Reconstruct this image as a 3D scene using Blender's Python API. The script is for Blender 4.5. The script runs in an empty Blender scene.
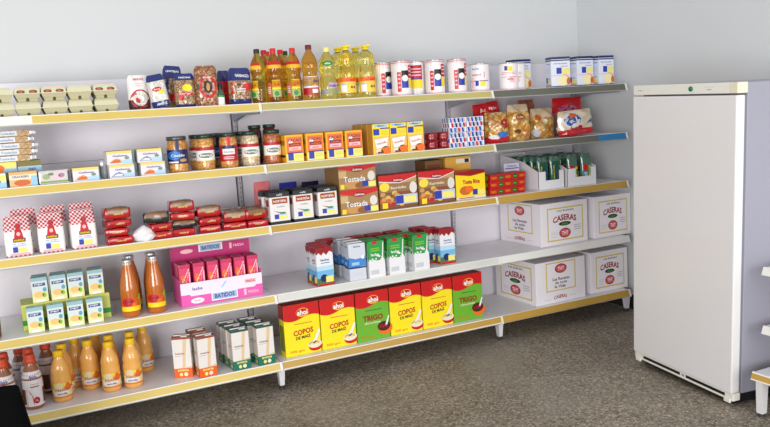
import bpy, bmesh, math, random
from mathutils import Vector, Matrix
random.seed(7)
PI = math.pi
scene = bpy.context.scene
COL = scene.collection

# ------------------------------------------------------------------ materials
def lin(c):
    c = c / 255.0
    return c / 12.92 if c <= 0.04045 else ((c + 0.055) / 1.055) ** 2.4
MATS = {}
def M(name, rgb=None, rough=0.5, metal=0.0, trans=0.0, coat=0.0, noise=0.0, nscale=40.0, spec=0.5, ior=1.45):
    if name in MATS: return MATS[name]
    m = bpy.data.materials.new(name); m.use_nodes = True
    nt = m.node_tree; b = nt.nodes['Principled BSDF']
    col = (lin(rgb[0]), lin(rgb[1]), lin(rgb[2]), 1)
    b.inputs['Base Color'].default_value = col
    b.inputs['Roughness'].default_value = rough
    b.inputs['Metallic'].default_value = metal
    b.inputs['Transmission Weight'].default_value = trans
    b.inputs['Coat Weight'].default_value = coat
    b.inputs['Specular IOR Level'].default_value = spec
    b.inputs['IOR'].default_value = ior
    if noise > 0:
        tc = nt.nodes.new('ShaderNodeTexCoord'); n = nt.nodes.new('ShaderNodeTexNoise')
        n.inputs['Scale'].default_value = nscale; n.inputs['Detail'].default_value = 4
        mx = nt.nodes.new('ShaderNodeMix'); mx.data_type = 'RGBA'
        k = 1 - noise
        mx.inputs['A'].default_value = (col[0]*k, col[1]*k, col[2]*k, 1)
        mx.inputs['B'].default_value = (min(1, col[0]*(1+noise)), min(1, col[1]*(1+noise)), min(1, col[2]*(1+noise)), 1)
        nt.links.new(tc.outputs['Object'], n.inputs['Vector'])
        nt.links.new(n.outputs['Fac'], mx.inputs['Factor'])
        nt.links.new(mx.outputs['Result'], b.inputs['Base Color'])
    MATS[name] = m
    return m
def M_cells(name, cols, scale, rough=0.3, coat=0.0, bump=0.0):
    """voronoi grains: each cell picks a colour of the ramp, darker at the borders"""
    if name in MATS: return MATS[name]
    m = bpy.data.materials.new(name); m.use_nodes = True
    nt = m.node_tree; b = nt.nodes['Principled BSDF']; L = nt.links.new
    tc = nt.nodes.new('ShaderNodeTexCoord'); v = nt.nodes.new('ShaderNodeTexVoronoi'); v.inputs['Scale'].default_value = scale
    L(tc.outputs['Object'], v.inputs['Vector'])
    sep = nt.nodes.new('ShaderNodeSeparateColor'); L(v.outputs['Color'], sep.inputs['Color'])
    r = nt.nodes.new('ShaderNodeValToRGB'); r.color_ramp.interpolation = 'CONSTANT'
    el = r.color_ramp.elements
    for i, c in enumerate(cols):
        p = i / len(cols)
        e = el[i] if i < 2 else el.new(p)
        e.position = p; e.color = (lin(c[0]), lin(c[1]), lin(c[2]), 1)
    L(sep.outputs['Red'], r.inputs['Fac'])
    d = nt.nodes.new('ShaderNodeMapRange'); L(v.outputs['Distance'], d.inputs['Value'])
    d.inputs['From Min'].default_value = 0.35; d.inputs['From Max'].default_value = 0.75
    d.inputs['To Min'].default_value = 1.0; d.inputs['To Max'].default_value = 0.62
    mx = nt.nodes.new('ShaderNodeMix'); mx.data_type = 'RGBA'; mx.blend_type = 'MULTIPLY'; mx.inputs['Factor'].default_value = 1
    L(r.outputs['Color'], mx.inputs['A']); L(d.outputs['Result'], mx.inputs['B'])
    L(mx.outputs['Result'], b.inputs['Base Color'])
    b.inputs['Roughness'].default_value = rough; b.inputs['Coat Weight'].default_value = coat
    if bump:
        bp = nt.nodes.new('ShaderNodeBump'); bp.inputs['Strength'].default_value = bump; bp.inputs['Distance'].default_value = .004; bp.invert = True
        L(v.outputs['Distance'], bp.inputs['Height']); L(bp.outputs['Normal'], b.inputs['Normal'])
    MATS[name] = m
    return m
def M_check(name, a, c, scale, rough=.7):
    if name in MATS: return MATS[name]
    m = bpy.data.materials.new(name); m.use_nodes = True
    nt = m.node_tree; b = nt.nodes['Principled BSDF']; L = nt.links.new
    tc = nt.nodes.new('ShaderNodeTexCoord'); k = nt.nodes.new('ShaderNodeTexChecker'); k.inputs['Scale'].default_value = scale
    k.inputs['Color1'].default_value = (lin(a[0]), lin(a[1]), lin(a[2]), 1); k.inputs['Color2'].default_value = (lin(c[0]), lin(c[1]), lin(c[2]), 1)
    mp = nt.nodes.new('ShaderNodeMapping'); mp.inputs['Scale'].default_value = (1, 0.02, 1); mp.inputs['Location'].default_value = (.003, .01, .003)
    L(tc.outputs['Object'], mp.inputs['Vector']); L(mp.outputs['Vector'], k.inputs['Vector']); L(k.outputs['Color'], b.inputs['Base Color'])
    b.inputs['Roughness'].default_value = rough
    MATS[name] = m
    return m

WHITE = M('white print', (238, 236, 234), .45); OFFW = M('off white card', (222, 220, 224), .6)
RED = M('red print', (200, 22, 26), .35); DRED = M('dark red print', (150, 18, 26), .35); CRIM = M('crimson print', (180, 24, 40), .4)
YEL = M('yellow print', (246, 216, 30), .4); PYEL = M('pale yellow print', (238, 226, 120), .45); GOLD = M('gold print', (214, 186, 84), .45)
BLUE = M('blue print', (40, 58, 165), .4); NAVY = M('navy print', (26, 34, 92), .35); SKY = M('sky blue print', (150, 196, 228), .4); MBLUE = M('mid blue print', (50, 120, 200), .4)
GREEN = M('green print', (40, 140, 60), .4); LGREEN = M('lime print', (130, 190, 50), .4); DGREEN = M('dark green print', (22, 92, 78), .4)
ORANGE = M('orange print', (236, 110, 30), .4); DORANGE = M('orange brown print', (200, 100, 40), .45); TAN = M('tan print', (196, 150, 96), .5)
BLACK = M('black print', (22, 22, 26), .4); BROWN = M('brown print', (110, 62, 34), .5); DBROWN = M('dark brown print', (62, 34, 28), .5)
PINK = M('pink print', (226, 62, 150), .4); PPINK = M('pale pink print', (244, 190, 200), .45); MAG = M('magenta print', (190, 30, 110), .4); GREY = M('grey print', (150, 150, 158), .5); LGREY = M('light grey print', (200, 202, 208), .5)
PURPLE = M('purple print', (80, 50, 140), .4)

# ------------------------------------------------------------------ mesh builder
_text = {}
def text_data(s, bold=0.0):
    k = (s, bold)
    if k in _text: return _text[k]
    cu = bpy.data.curves.new('lettering', 'FONT'); cu.body = s; cu.resolution_u = 2; cu.offset = bold; cu.align_x = 'LEFT'
    ob = bpy.data.objects.new('lettering', cu); COL.objects.link(ob)
    dg = bpy.context.evaluated_depsgraph_get(); dg.update()
    me = bpy.data.meshes.new_from_object(ob.evaluated_get(dg))
    vs = [(v.co.x, v.co.y) for v in me.vertices]; fs = [tuple(p.vertices) for p in me.polygons]
    bpy.data.objects.remove(ob); bpy.data.curves.remove(cu); bpy.data.meshes.remove(me)
    x0 = min(v[0] for v in vs); x1 = max(v[0] for v in vs); y0 = min(v[1] for v in vs); y1 = max(v[1] for v in vs)
    vs = [((x-x0)/(x1-x0), (y-y0)/(y1-y0)) for x, y in vs]
    _text[k] = (vs, fs)
    return _text[k]

class MB:
    def __init__(s): s.v = []; s.f = []; s.fm = []; s.sm = []; s.m = []
    def mi(s, mat):
        if mat not in s.m: s.m.append(mat)
        return s.m.index(mat)
    def add(s, vs, fs, mat, smooth=False):
        o = len(s.v); s.v += [tuple(v) for v in vs]; k = None if isinstance(mat, list) else s.mi(mat)
        for i, f in enumerate(fs):
            s.f.append(tuple(o + j for j in f)); s.fm.append(k if k is not None else s.mi(mat[i])); s.sm.append(smooth)
    def box(s, x0, y0, z0, x1, y1, z1, mat, bev=0.0):
        bm = bmesh.new(); bmesh.ops.create_cube(bm, size=1)
        for v in bm.verts: v.co = Vector(((x0+x1)/2 + v.co.x*(x1-x0), (y0+y1)/2 + v.co.y*(y1-y0), (z0+z1)/2 + v.co.z*(z1-z0)))
        if bev: bmesh.ops.bevel(bm, geom=bm.edges[:], offset=bev, segments=2, affect='EDGES', profile=.6)
        bm.verts.index_update()
        s.add([v.co.copy() for v in bm.verts], [[v.index for v in f.verts] for f in bm.faces], mat); bm.free()
        return s
    def hexa(s, bot, top, mat):
        """bot/top: four corners each, counter-clockwise seen from above"""
        s.add(list(bot)+list(top), [(3,2,1,0),(4,5,6,7),(0,1,5,4),(1,2,6,5),(2,3,7,6),(3,0,4,7)], mat); return s
    def lathe(s, prof, mat, n=24, cx=0, cy=0, smooth=True, cap=True):
        """prof: (r,z) or (r,z,mat) bottom to top; mat of a ring goes with its lower point"""
        vs = []; fs = []; ms = []
        for p in prof:
            for i in range(n):
                a = 2*PI*i/n; vs.append((cx+p[0]*math.sin(a), cy-p[0]*math.cos(a), p[1]))
        for k in range(len(prof)-1):
            mm = prof[k][2] if len(prof[k]) > 2 else mat
            for i in range(n):
                j = (i+1) % n; fs.append((k*n+i, k*n+j, (k+1)*n+j, (k+1)*n+i)); ms.append(mm)
        s.add(vs, fs, ms, smooth)
        if cap:
            o = (len(prof)-1)*n
            s.add(vs[:n], [tuple(range(n-1, -1, -1))], prof[0][2] if len(prof[0]) > 2 else mat)
            s.add(vs[o:], [tuple(range(n))], prof[-1][2] if len(prof[-1]) > 2 else mat)
        return s
    def tube(s, pts, r, mat, n=8):
        pts = [Vector(p) for p in pts]; vs = []; fs = []
        for i, p in enumerate(pts):
            d = (pts[min(i+1, len(pts)-1)] - pts[max(i-1, 0)]).normalized()
            a = d.cross(Vector((0, 0, 1)))
            if a.length < .05: a = d.cross(Vector((1, 0, 0)))
            a.normalize(); b = d.cross(a)
            for k in range(n):
                t = 2*PI*k/n; vs.append(p + r*(a*math.cos(t) + b*math.sin(t)))
        for i in range(len(pts)-1):
            for k in range(n):
                j = (k+1) % n; fs.append((i*n+k, i*n+j, (i+1)*n+j, (i+1)*n+k))
        fs.append(tuple(range(n-1, -1, -1))); o = (len(pts)-1)*n; fs.append(tuple(o+k for k in range(n)))
        s.add(vs, fs, mat, True); return s
    def ellipsoid(s, c, r, mat, n=14, m=9):
        prof = []
        for k in range(m+1):
            t = -PI/2 + PI*k/m; prof.append((max(1e-4, math.cos(t)), math.sin(t)))
        vs = []; fs = []
        for p in prof:
            for i in range(n):
                a = 2*PI*i/n; vs.append((c[0]+r[0]*p[0]*math.cos(a), c[1]+r[1]*p[0]*math.sin(a), c[2]+r[2]*p[1]))
        for k in range(m):
            for i in range(n):
                j = (i+1) % n; fs.append((k*n+i, k*n+j, (k+1)*n+j, (k+1)*n+i))
        s.add(vs, fs, mat, True); return s
    def build(s, name, parent=None):
        me = bpy.data.meshes.new(name); me.from_pydata(s.v, [], s.f)
        for m in s.m: me.materials.append(m)
        me.polygons.foreach_set('material_index', s.fm); me.polygons.foreach_set('use_smooth', s.sm)
        me.update(); o = bpy.data.objects.new(name, me); COL.objects.link(o)
        if parent: o.parent = parent
        return o

class Pan:
    """prints flat artwork on a surface fn(u, v, lift)"""
    def __init__(s, mb, fn, aspect=1.0): s.mb = mb; s.fn = fn; s.k = .0005
    @staticmethod
    def flat(mb, O, X, Y):
        O, X, Y = Vector(O), Vector(X), Vector(Y); n = X.cross(Y).normalized()
        return Pan(mb, lambda u, v, l: O + X*u + Y*v + n*l)
    def rect(s, u0, v0, u1, v1, mat, l=1, nu=1, nv=1):
        vs = []; fs = []
        for j in range(nv+1):
            for i in range(nu+1): vs.append(s.fn(u0+(u1-u0)*i/nu, v0+(v1-v0)*j/nv, l*s.k))
        for j in range(nv):
            for i in range(nu):
                a = j*(nu+1)+i; fs.append((a, a+1, a+nu+2, a+nu+1))
        s.mb.add(vs, fs, mat); return s
    def poly(s, pts, mat, l=1):
        s.mb.add([s.fn(u, v, l*s.k) for u, v in pts], [tuple(range(len(pts)))], mat); return s
    def ell(s, cu, cv, ru, rv, mat, l=1, n=20):
        vs = [s.fn(cu, cv, l*s.k)]; fs = []
        for q in (.5, 1):
            for i in range(n):
                a = 2*PI*i/n; vs.append(s.fn(cu+ru*q*math.cos(a), cv+rv*q*math.sin(a), l*s.k))
        for i in range(n):
            j = (i+1) % n; fs.append((0, 1+i, 1+j)); fs.append((1+i, 1+n+i, 1+n+j, 1+j))
        s.mb.add(vs, fs, mat); return s
    def frame(s, u0, v0, u1, v1, t, tv, mat, l=1):
        s.rect(u0, v0, u1, v0+tv, mat, l); s.rect(u0, v1-tv, u1, v1, mat, l); s.rect(u0, v0+tv, u0+t, v1-tv, mat, l); s.rect(u1-t, v0+tv, u1, v1-tv, mat, l); return s
    def text(s, t, cu, cv, w, h, mat, l=2, bold=.02, arch=0.0, rot=0.0):
        vs, fs = text_data(t, bold); c, sn = math.cos(rot), math.sin(rot); out = []
        for x, y in vs:
            a = (x-.5)*w; b = (y-.5)*h + arch*(1-(2*x-1)**2)
            out.append(s.fn(cu + a*c - b*sn, cv + a*sn + b*c, l*s.k))
        s.mb.add(out, fs, mat); return s
    def lines(s, u0, u1, vs, h, mat, l=2, nu=1):
        for v in vs: s.rect(u0, v-h/2, u1, v+h/2, mat, l, nu)
        return s

def cyl(mb, r, z0, z1, span, cx=0, cy=0, a0=0.0, rz=None):
    def fn(u, v, l):
        z = z0+(z1-z0)*v; a = a0+(u-.5)*span; R = (rz(z) if rz else r) + l
        return Vector((cx+R*math.sin(a), cy-R*math.cos(a), z))
    return Pan(mb, fn)

# ------------------------------------------------------------------ things
def tag(o, label, cat=None, group=None, kind=None):
    if label: o['label'] = label
    if cat: o['category'] = cat
    if group: o['group'] = group
    if kind: o['kind'] = kind
    return o
def thing(name, label='', cat='', group=None, loc=(0, 0, 0), rz=0):
    o = bpy.data.objects.new(name, None); COL.objects.link(o); o.empty_display_size = .05
    o.location = loc; o.rotation_euler = (0, 0, rz)
    return tag(o, label, cat, group)
def copy_tree(o, parent=None):
    c = o.copy(); COL.objects.link(c); c.parent = parent
    for ch in list(o.children): copy_tree(ch, c)
    return c
def spread(proto, spots, cat=None, group=None):
    """spots: (x, y, z, rz, label)"""
    out = []
    turn = {'oil bottle': -.32, 'tin': -.66, 'jar': -.22, 'juice bottle': -.1}.get(cat, 0)
    for i, (x, y, z, rz, label) in enumerate(spots):
        o = proto if i == 0 else copy_tree(proto)
        out.append(o)
    for o, (x, y, z, rz, label) in zip(out, spots):
        o.location = (x, y, z); o.rotation_euler = (0, 0, rz+turn) if not isinstance(rz, tuple) else rz
        o['label'] = label
        if cat: o['category'] = cat
        if group: o['group'] = group
    return out
def structure(o): o['kind'] = 'structure'; return o
def front(mb, w, d, h): return Pan.flat(mb, (-w/2, -d/2, 0), (w, 0, 0), (0, 0, h))
def left(mb, w, d, h): return Pan.flat(mb, (-w/2, d/2, 0), (0, -d, 0), (0, 0, h))
def right(mb, w, d, h): return Pan.flat(mb, (w/2, -d/2, 0), (0, d, 0), (0, 0, h))
def topp(mb, w, d, h): return Pan.flat(mb, (-w/2, -d/2, h), (w, 0, 0), (0, d, 0))
ORD = ['first', 'second', 'third', 'fourth', 'fifth', 'sixth']

# ------------------------------------------------------------------ camera
cam = bpy.data.cameras.new('camera'); cam.sensor_fit = 'HORIZONTAL'; cam.sensor_width = 36; cam.lens = 776.95/770*36
co = bpy.data.objects.new('camera', cam); COL.objects.link(co)
yaw, pitch, roll = .4618, .1342, -.0614
fwd = Vector((math.sin(yaw)*math.cos(pitch), math.cos(yaw)*math.cos(pitch), -math.sin(pitch)))
rt = Vector((math.cos(yaw), -math.sin(yaw), 0)); up = rt.cross(fwd)
R = math.cos(roll)*rt + math.sin(roll)*up; U = -math.sin(roll)*rt + math.cos(roll)*up
co.matrix_world = Matrix(((R.x, U.x, -fwd.x, -1.166), (R.y, U.y, -fwd.y, -3.577), (R.z, U.z, -fwd.z, 1.366), (0, 0, 0, 1)))
scene.camera = co

# ------------------------------------------------------------------ room
XW, YW = 2.385, .535
def terrazzo():
    m = bpy.data.materials.new('terrazzo'); m.use_nodes = True; nt = m.node_tree; b = nt.nodes['Principled BSDF']; L = nt.links.new
    tc = nt.nodes.new('ShaderNodeTexCoord')
    v = nt.nodes.new('ShaderNodeTexVoronoi'); v.inputs['Scale'].default_value = 120; L(tc.outputs['Object'], v.inputs['Vector'])
    sep = nt.nodes.new('ShaderNodeSeparateColor'); L(v.outputs['Color'], sep.inputs['Color'])
    r = nt.nodes.new('ShaderNodeValToRGB'); L(sep.outputs['Red'], r.inputs['Fac'])
    e = r.color_ramp.elements
    e[0].position = 0; e[0].color = (lin(84), lin(75), lin(64), 1); e[1].position = 1; e[1].color = (lin(188), lin(174), lin(152), 1)
    q = e.new(.3); q.color = (lin(124), lin(113), lin(98), 1); q = e.new(.75); q.color = (lin(146), lin(137), lin(124), 1)
    n = nt.nodes.new('ShaderNodeTexNoise'); n.inputs['Scale'].default_value = 2.2; n.inputs['Detail'].default_value = 5; L(tc.outputs['Object'], n.inputs['Vector'])
    n2 = nt.nodes.new('ShaderNodeMapRange'); n2.inputs['From Min'].default_value = .3; n2.inputs['From Max'].default_value = .7; n2.inputs['To Min'].default_value = .82; n2.inputs['To Max'].default_value = 1.12
    L(n.outputs['Fac'], n2.inputs['Value'])
    mx = nt.nodes.new('ShaderNodeMix'); mx.data_type = 'RGBA'; mx.blend_type = 'MULTIPLY'; mx.inputs['Factor'].default_value = 1
    L(r.outputs['Color'], mx.inputs['A']); L(n2.outputs['Result'], mx.inputs['B'])
    # worn pale patches
    n3 = nt.nodes.new('ShaderNodeTexNoise'); n3.inputs['Scale'].default_value = 1.3; n3.inputs['Detail'].default_value = 6; L(tc.outputs['Object'], n3.inputs['Vector'])
    r3 = nt.nodes.new('ShaderNodeMapRange'); r3.inputs['From Min'].default_value = .52; r3.inputs['From Max'].default_value = .72; r3.inputs['To Max'].default_value = .6; L(n3.outputs['Fac'], r3.inputs['Value'])
    m2 = nt.nodes.new('ShaderNodeMix'); m2.data_type = 'RGBA'; L(r3.outputs['Result'], m2.inputs['Factor']); L(mx.outputs['Result'], m2.inputs['A']); m2.inputs['B'].default_value = (lin(158), lin(151), lin(140), 1)
    L(m2.outputs['Result'], b.inputs['Base Color']); b.inputs['Roughness'].default_value = .55
    return m
WALL = M('wall paint', (204, 206, 208), .8, noise=.015, nscale=3)
mb = MB(); mb.add([(-5, -6, 0), (XW+.1, -6, 0), (XW+.1, YW+.1, 0), (-5, YW+.1, 0)], [(0, 1, 2, 3)], terrazzo()); structure(mb.build('floor'))
structure(MB().box(-5, YW, 0, XW+.1, YW+.1, 3, WALL).build('wall_back'))
structure(MB().box(XW, -6, 0, XW+.1, YW, 3, WALL).build('wall_right'))
BASE = M('dark skirting', (38, 36, 38), .5)
structure(MB().box(-5, YW-.012, 0, XW, YW, .09, BASE).build('baseboard_back'))
structure(MB().box(XW-.012, -6, 0, XW, YW-.012, .09, BASE).build('baseboard_right'))

# ------------------------------------------------------------------ shelving run
ZR = [1.3845, 1.0902, .7945, .4511, .1073]; ZS = [z+.04 for z in ZR]
XJ = [-1.33, 0.0, 1.33, 2.304]
SH = M('shelf enamel', (232, 230, 232), .35, noise=.02, nscale=6); RAILW = M('rail plastic', (226, 224, 220), .35); PANEL = M('back panel enamel', (224, 220, 228), .4, noise=.012, nscale=4)
UPR = M('upright enamel', (198, 196, 204), .4); SLOT = M('slot shadow', (96, 94, 102), .7); STEEL = M('bracket grey', (168, 168, 176), .45)
LEGW = M('leg enamel', (216, 214, 216), .4); FOOT = M('foot rubber', (60, 58, 60), .7)
def strip(n, c): return M('strip ' + n, c, .4, noise=.08, nscale=9)
SG, SO, SD, SBL, SW, SB = strip('gold', (208, 182, 96)), strip('olive', (184, 172, 104)), strip('charcoal', (98, 100, 90)), strip('blue', (44, 120, 172)), strip('white', (204, 206, 200)), strip('bronze', (186, 148, 66))
STR = {(0, 0): [(-1.33, -1.0, RAILW), (-1.0, 0, SG)], (0, 1): [(0, 1.33, SO)], (0, 2): [(1.33, 2.304, SD)],
       (1, 0): [(-1.33, 0, SG)], (1, 1): [(0, 1.33, SO)], (1, 2): [(1.33, 2.07, SD), (2.07, 2.304, SBL)],
       (2, 0): [(-1.33, 0, SG)], (2, 1): [(0, 1.33, SB)], (2, 2): [(1.33, 2.304, SB)],
       (3, 0): [(-1.33, 0, SG)], (3, 1): [(0, 1.33, SW)], (3, 2): [(1.33, 2.304, RAILW)],
       (4, 0): [(-1.33, 0, SG)], (4, 1): [(0, 1.33, SB)], (4, 2): [(1.33, 2.304, SB)]}
gon = thing('shelving_unit', 'long white metal store shelving with five tiers and yellow price rails', 'shelving')
for b in range(3):
    xa, xb = XJ[b]+.002, XJ[b+1]-.002
    mb = MB(); zt = [.12, .40, .80, 1.20, 1.59]
    for i in range(4): mb.box(xa+.016, .497, zt[i]+.001, xb-.016, .507, zt[i+1]-.001, PANEL)
    mb.build('back_panel', gon)
    for lv in range(5):
        z = ZS[lv]
        mb = MB(); mb.box(xa, .02, z-.03, xb, .482, z-.0006, SH, .002)
        mb.box(xa, .02, z-.034, xb, .03, z-.03, SH)
        sh = mb.build('shelf', gon)
        # tilted price rail: top tucked against the shelf, foot leaning forward
        mb = MB(); y0, y1, zb, zt_ = 0.0, .018, ZR[lv], z+.003
        mb.hexa([(xa, y0, zb), (xb, y0, zb), (xb, y0+.006, zb), (xa, y0+.006, zb)], [(xa, y1-.004, zt_), (xb, y1-.004, zt_), (xb, y1+.002, zt_), (xa, y1+.002, zt_)], RAILW)
        p = Pan.flat(mb, (0, y0, zb), (1, 0, 0), (0, y1-.004-y0, zt_-zb))
        for (s0, s1, mm) in STR[(lv, b)]: p.rect(max(s0, xa), .20, min(s1, xb), .90, mm, 1) if b < 2 else p.rect(max(s0, xa), .04, min(s1, xb), .95, mm, 1)
        mb.add([(xa, y0, zb), (xb, y0, zb), (xb, y0-.004, zb+.005), (xa, y0-.004, zb+.005)], [(0, 1, 2, 3), (3, 2, 1, 0)], RAILW)
        rail = mb.build('price_rail', sh)
        # white end clip at the right end of each rail
        mb = MB(); mb.hexa([(xb-.012, y0-.003, zb-.001), (xb+.001, y0-.003, zb-.001), (xb+.001, y0, zb), (xb-.012, y0, zb)],
                           [(xb-.012, y1-.007, zt_+.001), (xb+.001, y1-.007, zt_+.001), (xb+.001, y1-.004, zt_), (xb-.012, y1-.004, zt_)], RAILW)
        mb.build('rail_clip', sh)
        for x in (xa+.004, xb-.007):
            mb = MB(); zz = z-.034
            pts = [(.478, zz), (.06, zz), (.06, zz-.014), (.30, zz-.016), (.478, zz-.045)]
            if lv == 4: pts = [(.478, zz), (.05, zz), (.05, zz-.03), (.478, zz-.03)]
            k = len(pts); vs = [(x, y, q) for y, q in pts] + [(x+.003, y, q) for y, q in pts]
            mb.add(vs, [tuple(range(k)), tuple(range(2*k-1, k-1, -1))] + [(i, i+k, (i+1) % k + k, (i+1) % k) for i in range(k)], STEEL)
            mb.build('bracket', sh)
for x in XJ:
    mb = MB(); mb.box(x-.009, .484, .02, x+.009, .512, 1.6, UPR, .001)
    p = Pan.flat(mb, (x-.009, .484, 0), (.018, 0, 0), (0, 0, 1))
    for i in range(62):
        for u in (.40,): p.rect(u, .06+i*.025, u+.2, .075+i*.025, SLOT, 1)
    mb.build('upright', gon)
    mb = MB(); mb.hexa([(x-.011, .035, .022), (x+.011, .035, .022), (x+.011, .06, .022), (x-.011, .06, .022)], [(x-.017, .03, .108), (x+.017, .03, .108), (x+.017, .07, .108), (x-.017, .07, .108)], LEGW)
    lg = mb.build('leg', gon)
    MB().lathe([(.014, 0), (.014, .006), (.006, .008), (.006, .024)], FOOT, 12, x, .047).build('levelling_foot', lg)

# ------------------------------------------------------------------ egg cartons
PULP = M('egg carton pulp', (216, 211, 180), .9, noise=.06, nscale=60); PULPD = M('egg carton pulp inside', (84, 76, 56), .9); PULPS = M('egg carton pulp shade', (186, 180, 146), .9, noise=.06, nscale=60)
EGG = M('brown egg shell', (180, 108, 84), .5, noise=.05, nscale=50)
def holed(outer, holes):
    cu = bpy.data.curves.new('cutout', 'CURVE'); cu.dimensions = '2D'; cu.fill_mode = 'BOTH'
    for pts in [outer] + holes:
        sp = cu.splines.new('POLY'); sp.points.add(len(pts)-1); sp.use_cyclic_u = True
        for i, (x, y) in enumerate(pts): sp.points[i].co = (x, y, 0, 1)
    ob = bpy.data.objects.new('cutout', cu); COL.objects.link(ob); dg = bpy.context.evaluated_depsgraph_get(); dg.update()
    me = bpy.data.meshes.new_from_object(ob.evaluated_get(dg)); vs = [(v.co.x, v.co.y) for v in me.vertices]; fs = [tuple(p.vertices) for p in me.polygons]
    bpy.data.objects.remove(ob); bpy.data.curves.remove(cu); bpy.data.meshes.remove(me)
    return vs, fs
def egg_carton(window):
    t = thing('egg_carton'); w, d = .100, .150
    mb = MB()
    b0 = [(-.037, -.062, 0), (.037, -.062, 0), (.037, .062, 0), (-.037, .062, 0)]
    b1 = [(-w/2, -d/2, .031), (w/2, -d/2, .031), (w/2, d/2, .031), (-w/2, d/2, .031)]
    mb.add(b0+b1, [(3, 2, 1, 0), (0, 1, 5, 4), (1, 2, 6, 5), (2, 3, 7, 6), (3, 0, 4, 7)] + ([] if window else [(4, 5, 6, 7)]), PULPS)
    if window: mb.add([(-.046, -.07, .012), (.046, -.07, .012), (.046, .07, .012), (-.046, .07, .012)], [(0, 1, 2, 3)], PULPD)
    p = Pan.flat(mb, b0[0], (.074, 0, 0), (0, -.013, .031)); p.poly([(.41, .02), (.59, .02), (.58, .40), (.5, .52), (.42, .40)], PULPD, 1)
    mb.build('base', t)
    mb = MB(); zl = .0315
    # lid: rim, sloping sides, flat top
    mb.box(-w/2-.003, -d/2-.003, zl, w/2+.003, -d/2+.004, zl+.003, PULP)
    lo = [(-w/2, -d/2, zl), (w/2, -d/2, zl), (w/2, d/2, zl), (-w/2, d/2, zl)]
    mi = [(-.047, -.060, .050), (.047, -.060, .050), (.047, .060, .050), (-.047, .060, .050)]
    hi = [(-.042, -.046, .062), (.042, -.046, .062), (.042, .046, .062), (-.042, .046, .062)]
    mb.add(lo+mi+hi, [(1, 2, 6, 5), (2, 3, 7, 6), (3, 0, 4, 7), (4, 5, 9, 8), (5, 6, 10, 9), (6, 7, 11, 10), (7, 4, 8, 11), (8, 9, 10, 11)], PULP)
    O = Vector(lo[0]); Y = Vector((0, .015, .0185))
    if window:
        el = lambda cx: [(cx + .165*math.cos(2*PI*i/18), .50 + .42*math.sin(2*PI*i/18)) for i in range(18)]
        vs, fs = holed([(0, 0), (1, 0), (.97, 1), (.03, 1)], [el(.26), el(.74)])
        mb.add([O + Vector((w*u, 0, 0)) + Y*v for u, v in vs], fs, PULP)
    else: mb.add([lo[0], lo[1], mi[1], mi[0]], [(0, 1, 2, 3)], PULP)
    mb.build('lid', t)
    return t
ex = [-1.115, -1.012, -.907, -.803, -.697]
plain = egg_carton(False); win = egg_carton(True)
nm = ['leftmost', 'second', 'third', 'fourth', 'fifth']
lab_b = ['half-dozen egg carton at the bottom of the leftmost stack, cut by the frame'] + ['half-dozen pulp egg carton, lower one of the %s stack from the left' % k for k in nm[1:]]
spread(plain, [(ex[i], .135, ZS[0], random.uniform(-.03, .03), lab_b[i]) for i in range(5)] +
       [(ex[0]-.003, .142, ZS[0]+.0625, .02, 'half-dozen egg carton on top of the leftmost stack'), (ex[3]+.002, .142, ZS[0]+.0625, -.03, 'closed egg carton without egg windows, upper one of the fourth stack from the left')], 'egg carton', 'egg cartons on the top shelf')
wi = [(1, 'leftmost upper egg carton with two window holes showing brown eggs'), (2, 'windowed egg carton on the third stack from the left'), (4, 'windowed egg carton on the rightmost stack, beside the rice bags')]
spread(win, [(ex[i]+.001, .142, ZS[0]+.0625, 0, l) for i, l in wi], 'egg carton', 'egg cartons on the top shelf')
mb = MB().ellipsoid((0, 0, .0215), (.0205, .0215, .0215), EGG); eg = mb.build('egg')
sp = []
for i, l in wi:
    for sx, sd in ((-.023, 'left'), (.023, 'right')):
        sp.append((ex[i]+.001+sx, .142-.0425, ZS[0]+.0625+.0125, 0, 'brown egg in the %s window of the %s' % (sd, ['second', 'third', 'fourth', 'fifth'][i-1] + ' carton stack from the left')))
spread(eg, sp, 'egg', 'brown eggs in the carton windows')

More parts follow.
